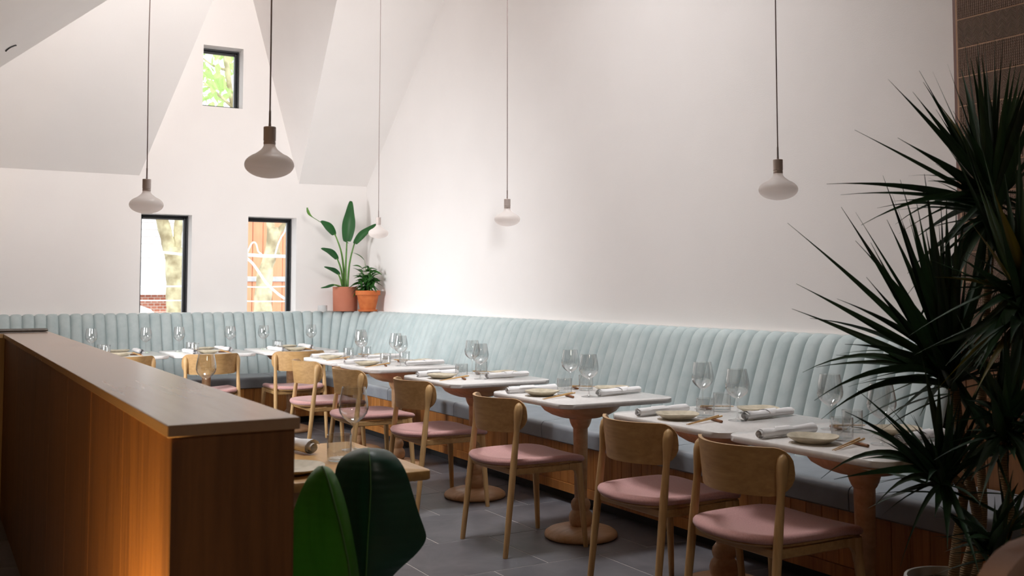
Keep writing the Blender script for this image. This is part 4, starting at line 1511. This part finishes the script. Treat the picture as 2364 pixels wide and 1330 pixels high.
for k in range(16):
    MB().add([(0.3, HY + .98, 1.85 + .16 * k), (5.6, HY + .98, 1.85 + .16 * k), (5.6, HY + 1.02, 2.01 + .16 * k), (0.3, HY + 1.02, 2.01 + .16 * k),
              (0.3, HY + 1.2, 1.85 + .16 * k), (5.6, HY + 1.2, 1.85 + .16 * k), (5.6, HY + 1.2, 2.01 + .16 * k), (0.3, HY + 1.2, 2.01 + .16 * k)],
             [(0, 1, 2, 3), (0, 4, 5, 1), (3, 2, 6, 7), (0, 3, 7, 4), (1, 5, 6, 2), (4, 7, 6, 5)], hinv).build('siding_board', 'siding', nh, 0)
wn = MB()
arch = [(-0.62, -1.6), (0.62, -1.6), (0.62, 0.35), (0.45, 0.55), (0.2, 0.66), (0, 0.70), (-0.2, 0.66), (-0.45, 0.55), (-0.62, 0.35)]
prism([(4.05 + x * 1.05, 0.35 + z) for x, z in arch], 'y', HY - 0.06, HY + 0.02)
wa = MB().add([tuple(hinv @ Vector(p)) for p in prism([(3.76 + x * 1.12, 0.32 + z) for x, z in arch], 'y', HY - 0.06, HY + 0.02).v], prism(arch, 'y', 0, 1).f).build('window_surround', 'siding', nh, 0)
MB().box(3.25, 4.28, HY - 0.075, HY - 0.06, -1.2, 0.40, hinv).build('window_pane', 'dark_win', nh, 0)
MB().box(3.2, 4.34, HY - 0.10, HY - 0.06, -0.12, -0.06, hinv).build('sash_bar', 'siding', nh, 0)

ob = thing('orange_building', 'orange-red boarded building seen through the right lower window', 'building', (6.4, 20, -3.5))
oinv = Matrix.Translation((-6.4, -20, 3.5))
for k in range(16):
    MB().bbox(5.42 + .2 * k, 5.612 + .2 * k, 20 - 0.01 * (k % 2), 20.3, -3.5, 3.6, 0.01, oinv).build('board', 'orange_wall', ob, 20)
MB().box(6.50, 6.62, 19.92, 20.0, -3.5, 3.6, oinv).build('corner_board', 'siding', ob, 0)
for zz in (1.45, -0.35):
    MB().bbox(5.42, 8.6, 19.95, 20.0, zz, zz + 0.10, 0.01, oinv).build('trim_board', 'roof_grey', ob, 20)

def tree(name, label, trunk_list, Y, leaves=None):
    p0 = trunk_list[0][0][0]
    base = Vector((p0.x, p0.y, -3.5))
    t = thing(name, label, 'tree', tuple(base))
    for pts, r in trunk_list:
        ps = catmull([tuple(p - base) for p in pts], 5, False) + [pts[-1] - base]
        rr2 = [(r[0] + (r[1] - r[0]) * i / (len(ps) - 1)) * (1 + .06 * math.sin(i * 1.7)) for i in range(len(ps))]
        MB().tube(ps, rr2, 10).build('trunk', 'bark', t, 60)
    if leaves:
        (lo, hi, cnt_) = leaves
        rl = random.Random(3)
        mb = MB()
        for i in range(cnt_):
            c = Vector([rl.uniform(lo[k], hi[k]) for k in range(3)]) - base
            q = Euler((rl.uniform(0, 6), rl.uniform(0, 6), rl.uniform(0, 6))).to_matrix()
            s = rl.uniform(.06, .13)
            shape = [(-1, 0), (-.5, .5), (0.1, .45), (1, 0), (.1, -.45), (-.5, -.5)]
            mb.add([c + q @ Vector((a * s, b * s, .15 * s * abs(b))) for a, b in shape], [(0, 1, 2, 3), (0, 3, 4, 5)])
        f = mb.build('foliage', 'tree_leaf', t, 0)
        f['kind'] = 'stuff'
    return t
TY = 15.5
A = lambda x, y: atY(x, y, TY)
tree('street_tree', 'mottled forked tree trunk seen through the left lower window', [
    ([A(410, 1000), A(408, 800), A(406, 715), A(404, 640), A(400, 590)], (.16, .12)),
    ([A(398, 600), A(388, 560), A(375, 510), A(366, 470), A(360, 400)], (.098, .085)),
    ([A(404, 600), A(409, 560), A(412, 510), A(414, 460), A(420, 380)], (.065, .055))], TY)
tree('street_tree', 'leafy forked street tree seen through the right and upper windows', [
    ([A(598, 1000), A(600, 800), A(604, 715), A(609, 640), A(624, 590), A(630, 548)], (.15, .085)),
    ([A(615, 800), A(613, 715), A(617, 660), A(622, 620)], (.12, .06)),
    ([A(630, 560), A(626, 530), A(620, 500), A(590, 380), A(540, 250), A(520, 120), A(505, 0)], (.075, .03)),
    ([A(630, 556), A(640, 540), A(655, 520), A(668, 495), A(700, 380)], (.06, .03)),
    ([A(540, 250), A(500, 215), A(470, 190)], (.03, .012)),
    ([A(520, 160), A(490, 150), A(465, 130)], (.025, .01))], TY,
    ((2.9, 14.8, 2.95), (5.0, 17.5, 6.6), 1300))
# overhead cables
def cable(label, pts, r, Y):
    ps = catmull([tuple(atY(x, y, Y)) for x, y in pts], 6, False) + [atY(*pts[-1], Y)]
    o = MB().tube(ps, r, 6).build('overhead_cable', 'cable', None, 60)
    tag(o, label, 'cable')
CY = 13.5
cable('white overhead cable crossing the left window at mid height', [(250, 572), (380, 583), (430, 589), (520, 600)], .016, CY)
cable('white cable crossing low in the left window', [(230, 661), (330, 662), (430, 661), (500, 660)], .010, CY)
cable('lowest white cable crossing the left window near the bench top', [(230, 692), (330, 694), (430, 694), (520, 695)], .008, CY)
cable('thick bundled white cable crossing the right window', [(540, 588), (580, 589), (610, 591), (660, 592), (740, 594)], .022, CY)
cable('white cable looped above the bundle in the right window', [(572, 590), (577, 570), (584, 560), (591, 563), (596, 580), (603, 589)], .010, CY)
cable('white cable descending diagonally across the right window', [(560, 590), (580, 605), (596, 626), (615, 654), (634, 672), (655, 688), (690, 705)], .017, CY)
cable('thin white cable level across the right window middle', [(540, 661), (600, 663), (640, 662), (740, 660)], .008, CY)
cable('thin white cable low across the right window', [(540, 695), (600, 696), (640, 696), (740, 697)], .008, CY)
cable('white branch-like cable rising to the right in the right window', [(636, 590), (640, 570), (648, 550), (657, 535), (664, 512), (672, 480)], .010, CY)

# ================================================================== SMALL WIRE STUB ON THE SLOPED CEILING
def at_slope(x, y):
    r = FW + RTV * ((x - 1182) / 2364) - UPV * ((y - 531) / 2364)
    k = SL / HX
    t = (EZ + k * (0 - LX) - CAMP.z) / (r.z - k * r.x)
    return CAMP + r * (t * 0.994)
ws = [at_slope(x, y) for x, y in ((14, 118), (20, 112), (27, 108), (37, 105))]
tag(MB().tube(catmull([tuple(p) for p in ws], 4, False) + [ws[-1]], 0.006, 6).build('wire_stub', 'black', None, 60),
    'short curved black wire stub on the sloped ceiling at upper left', 'wire')
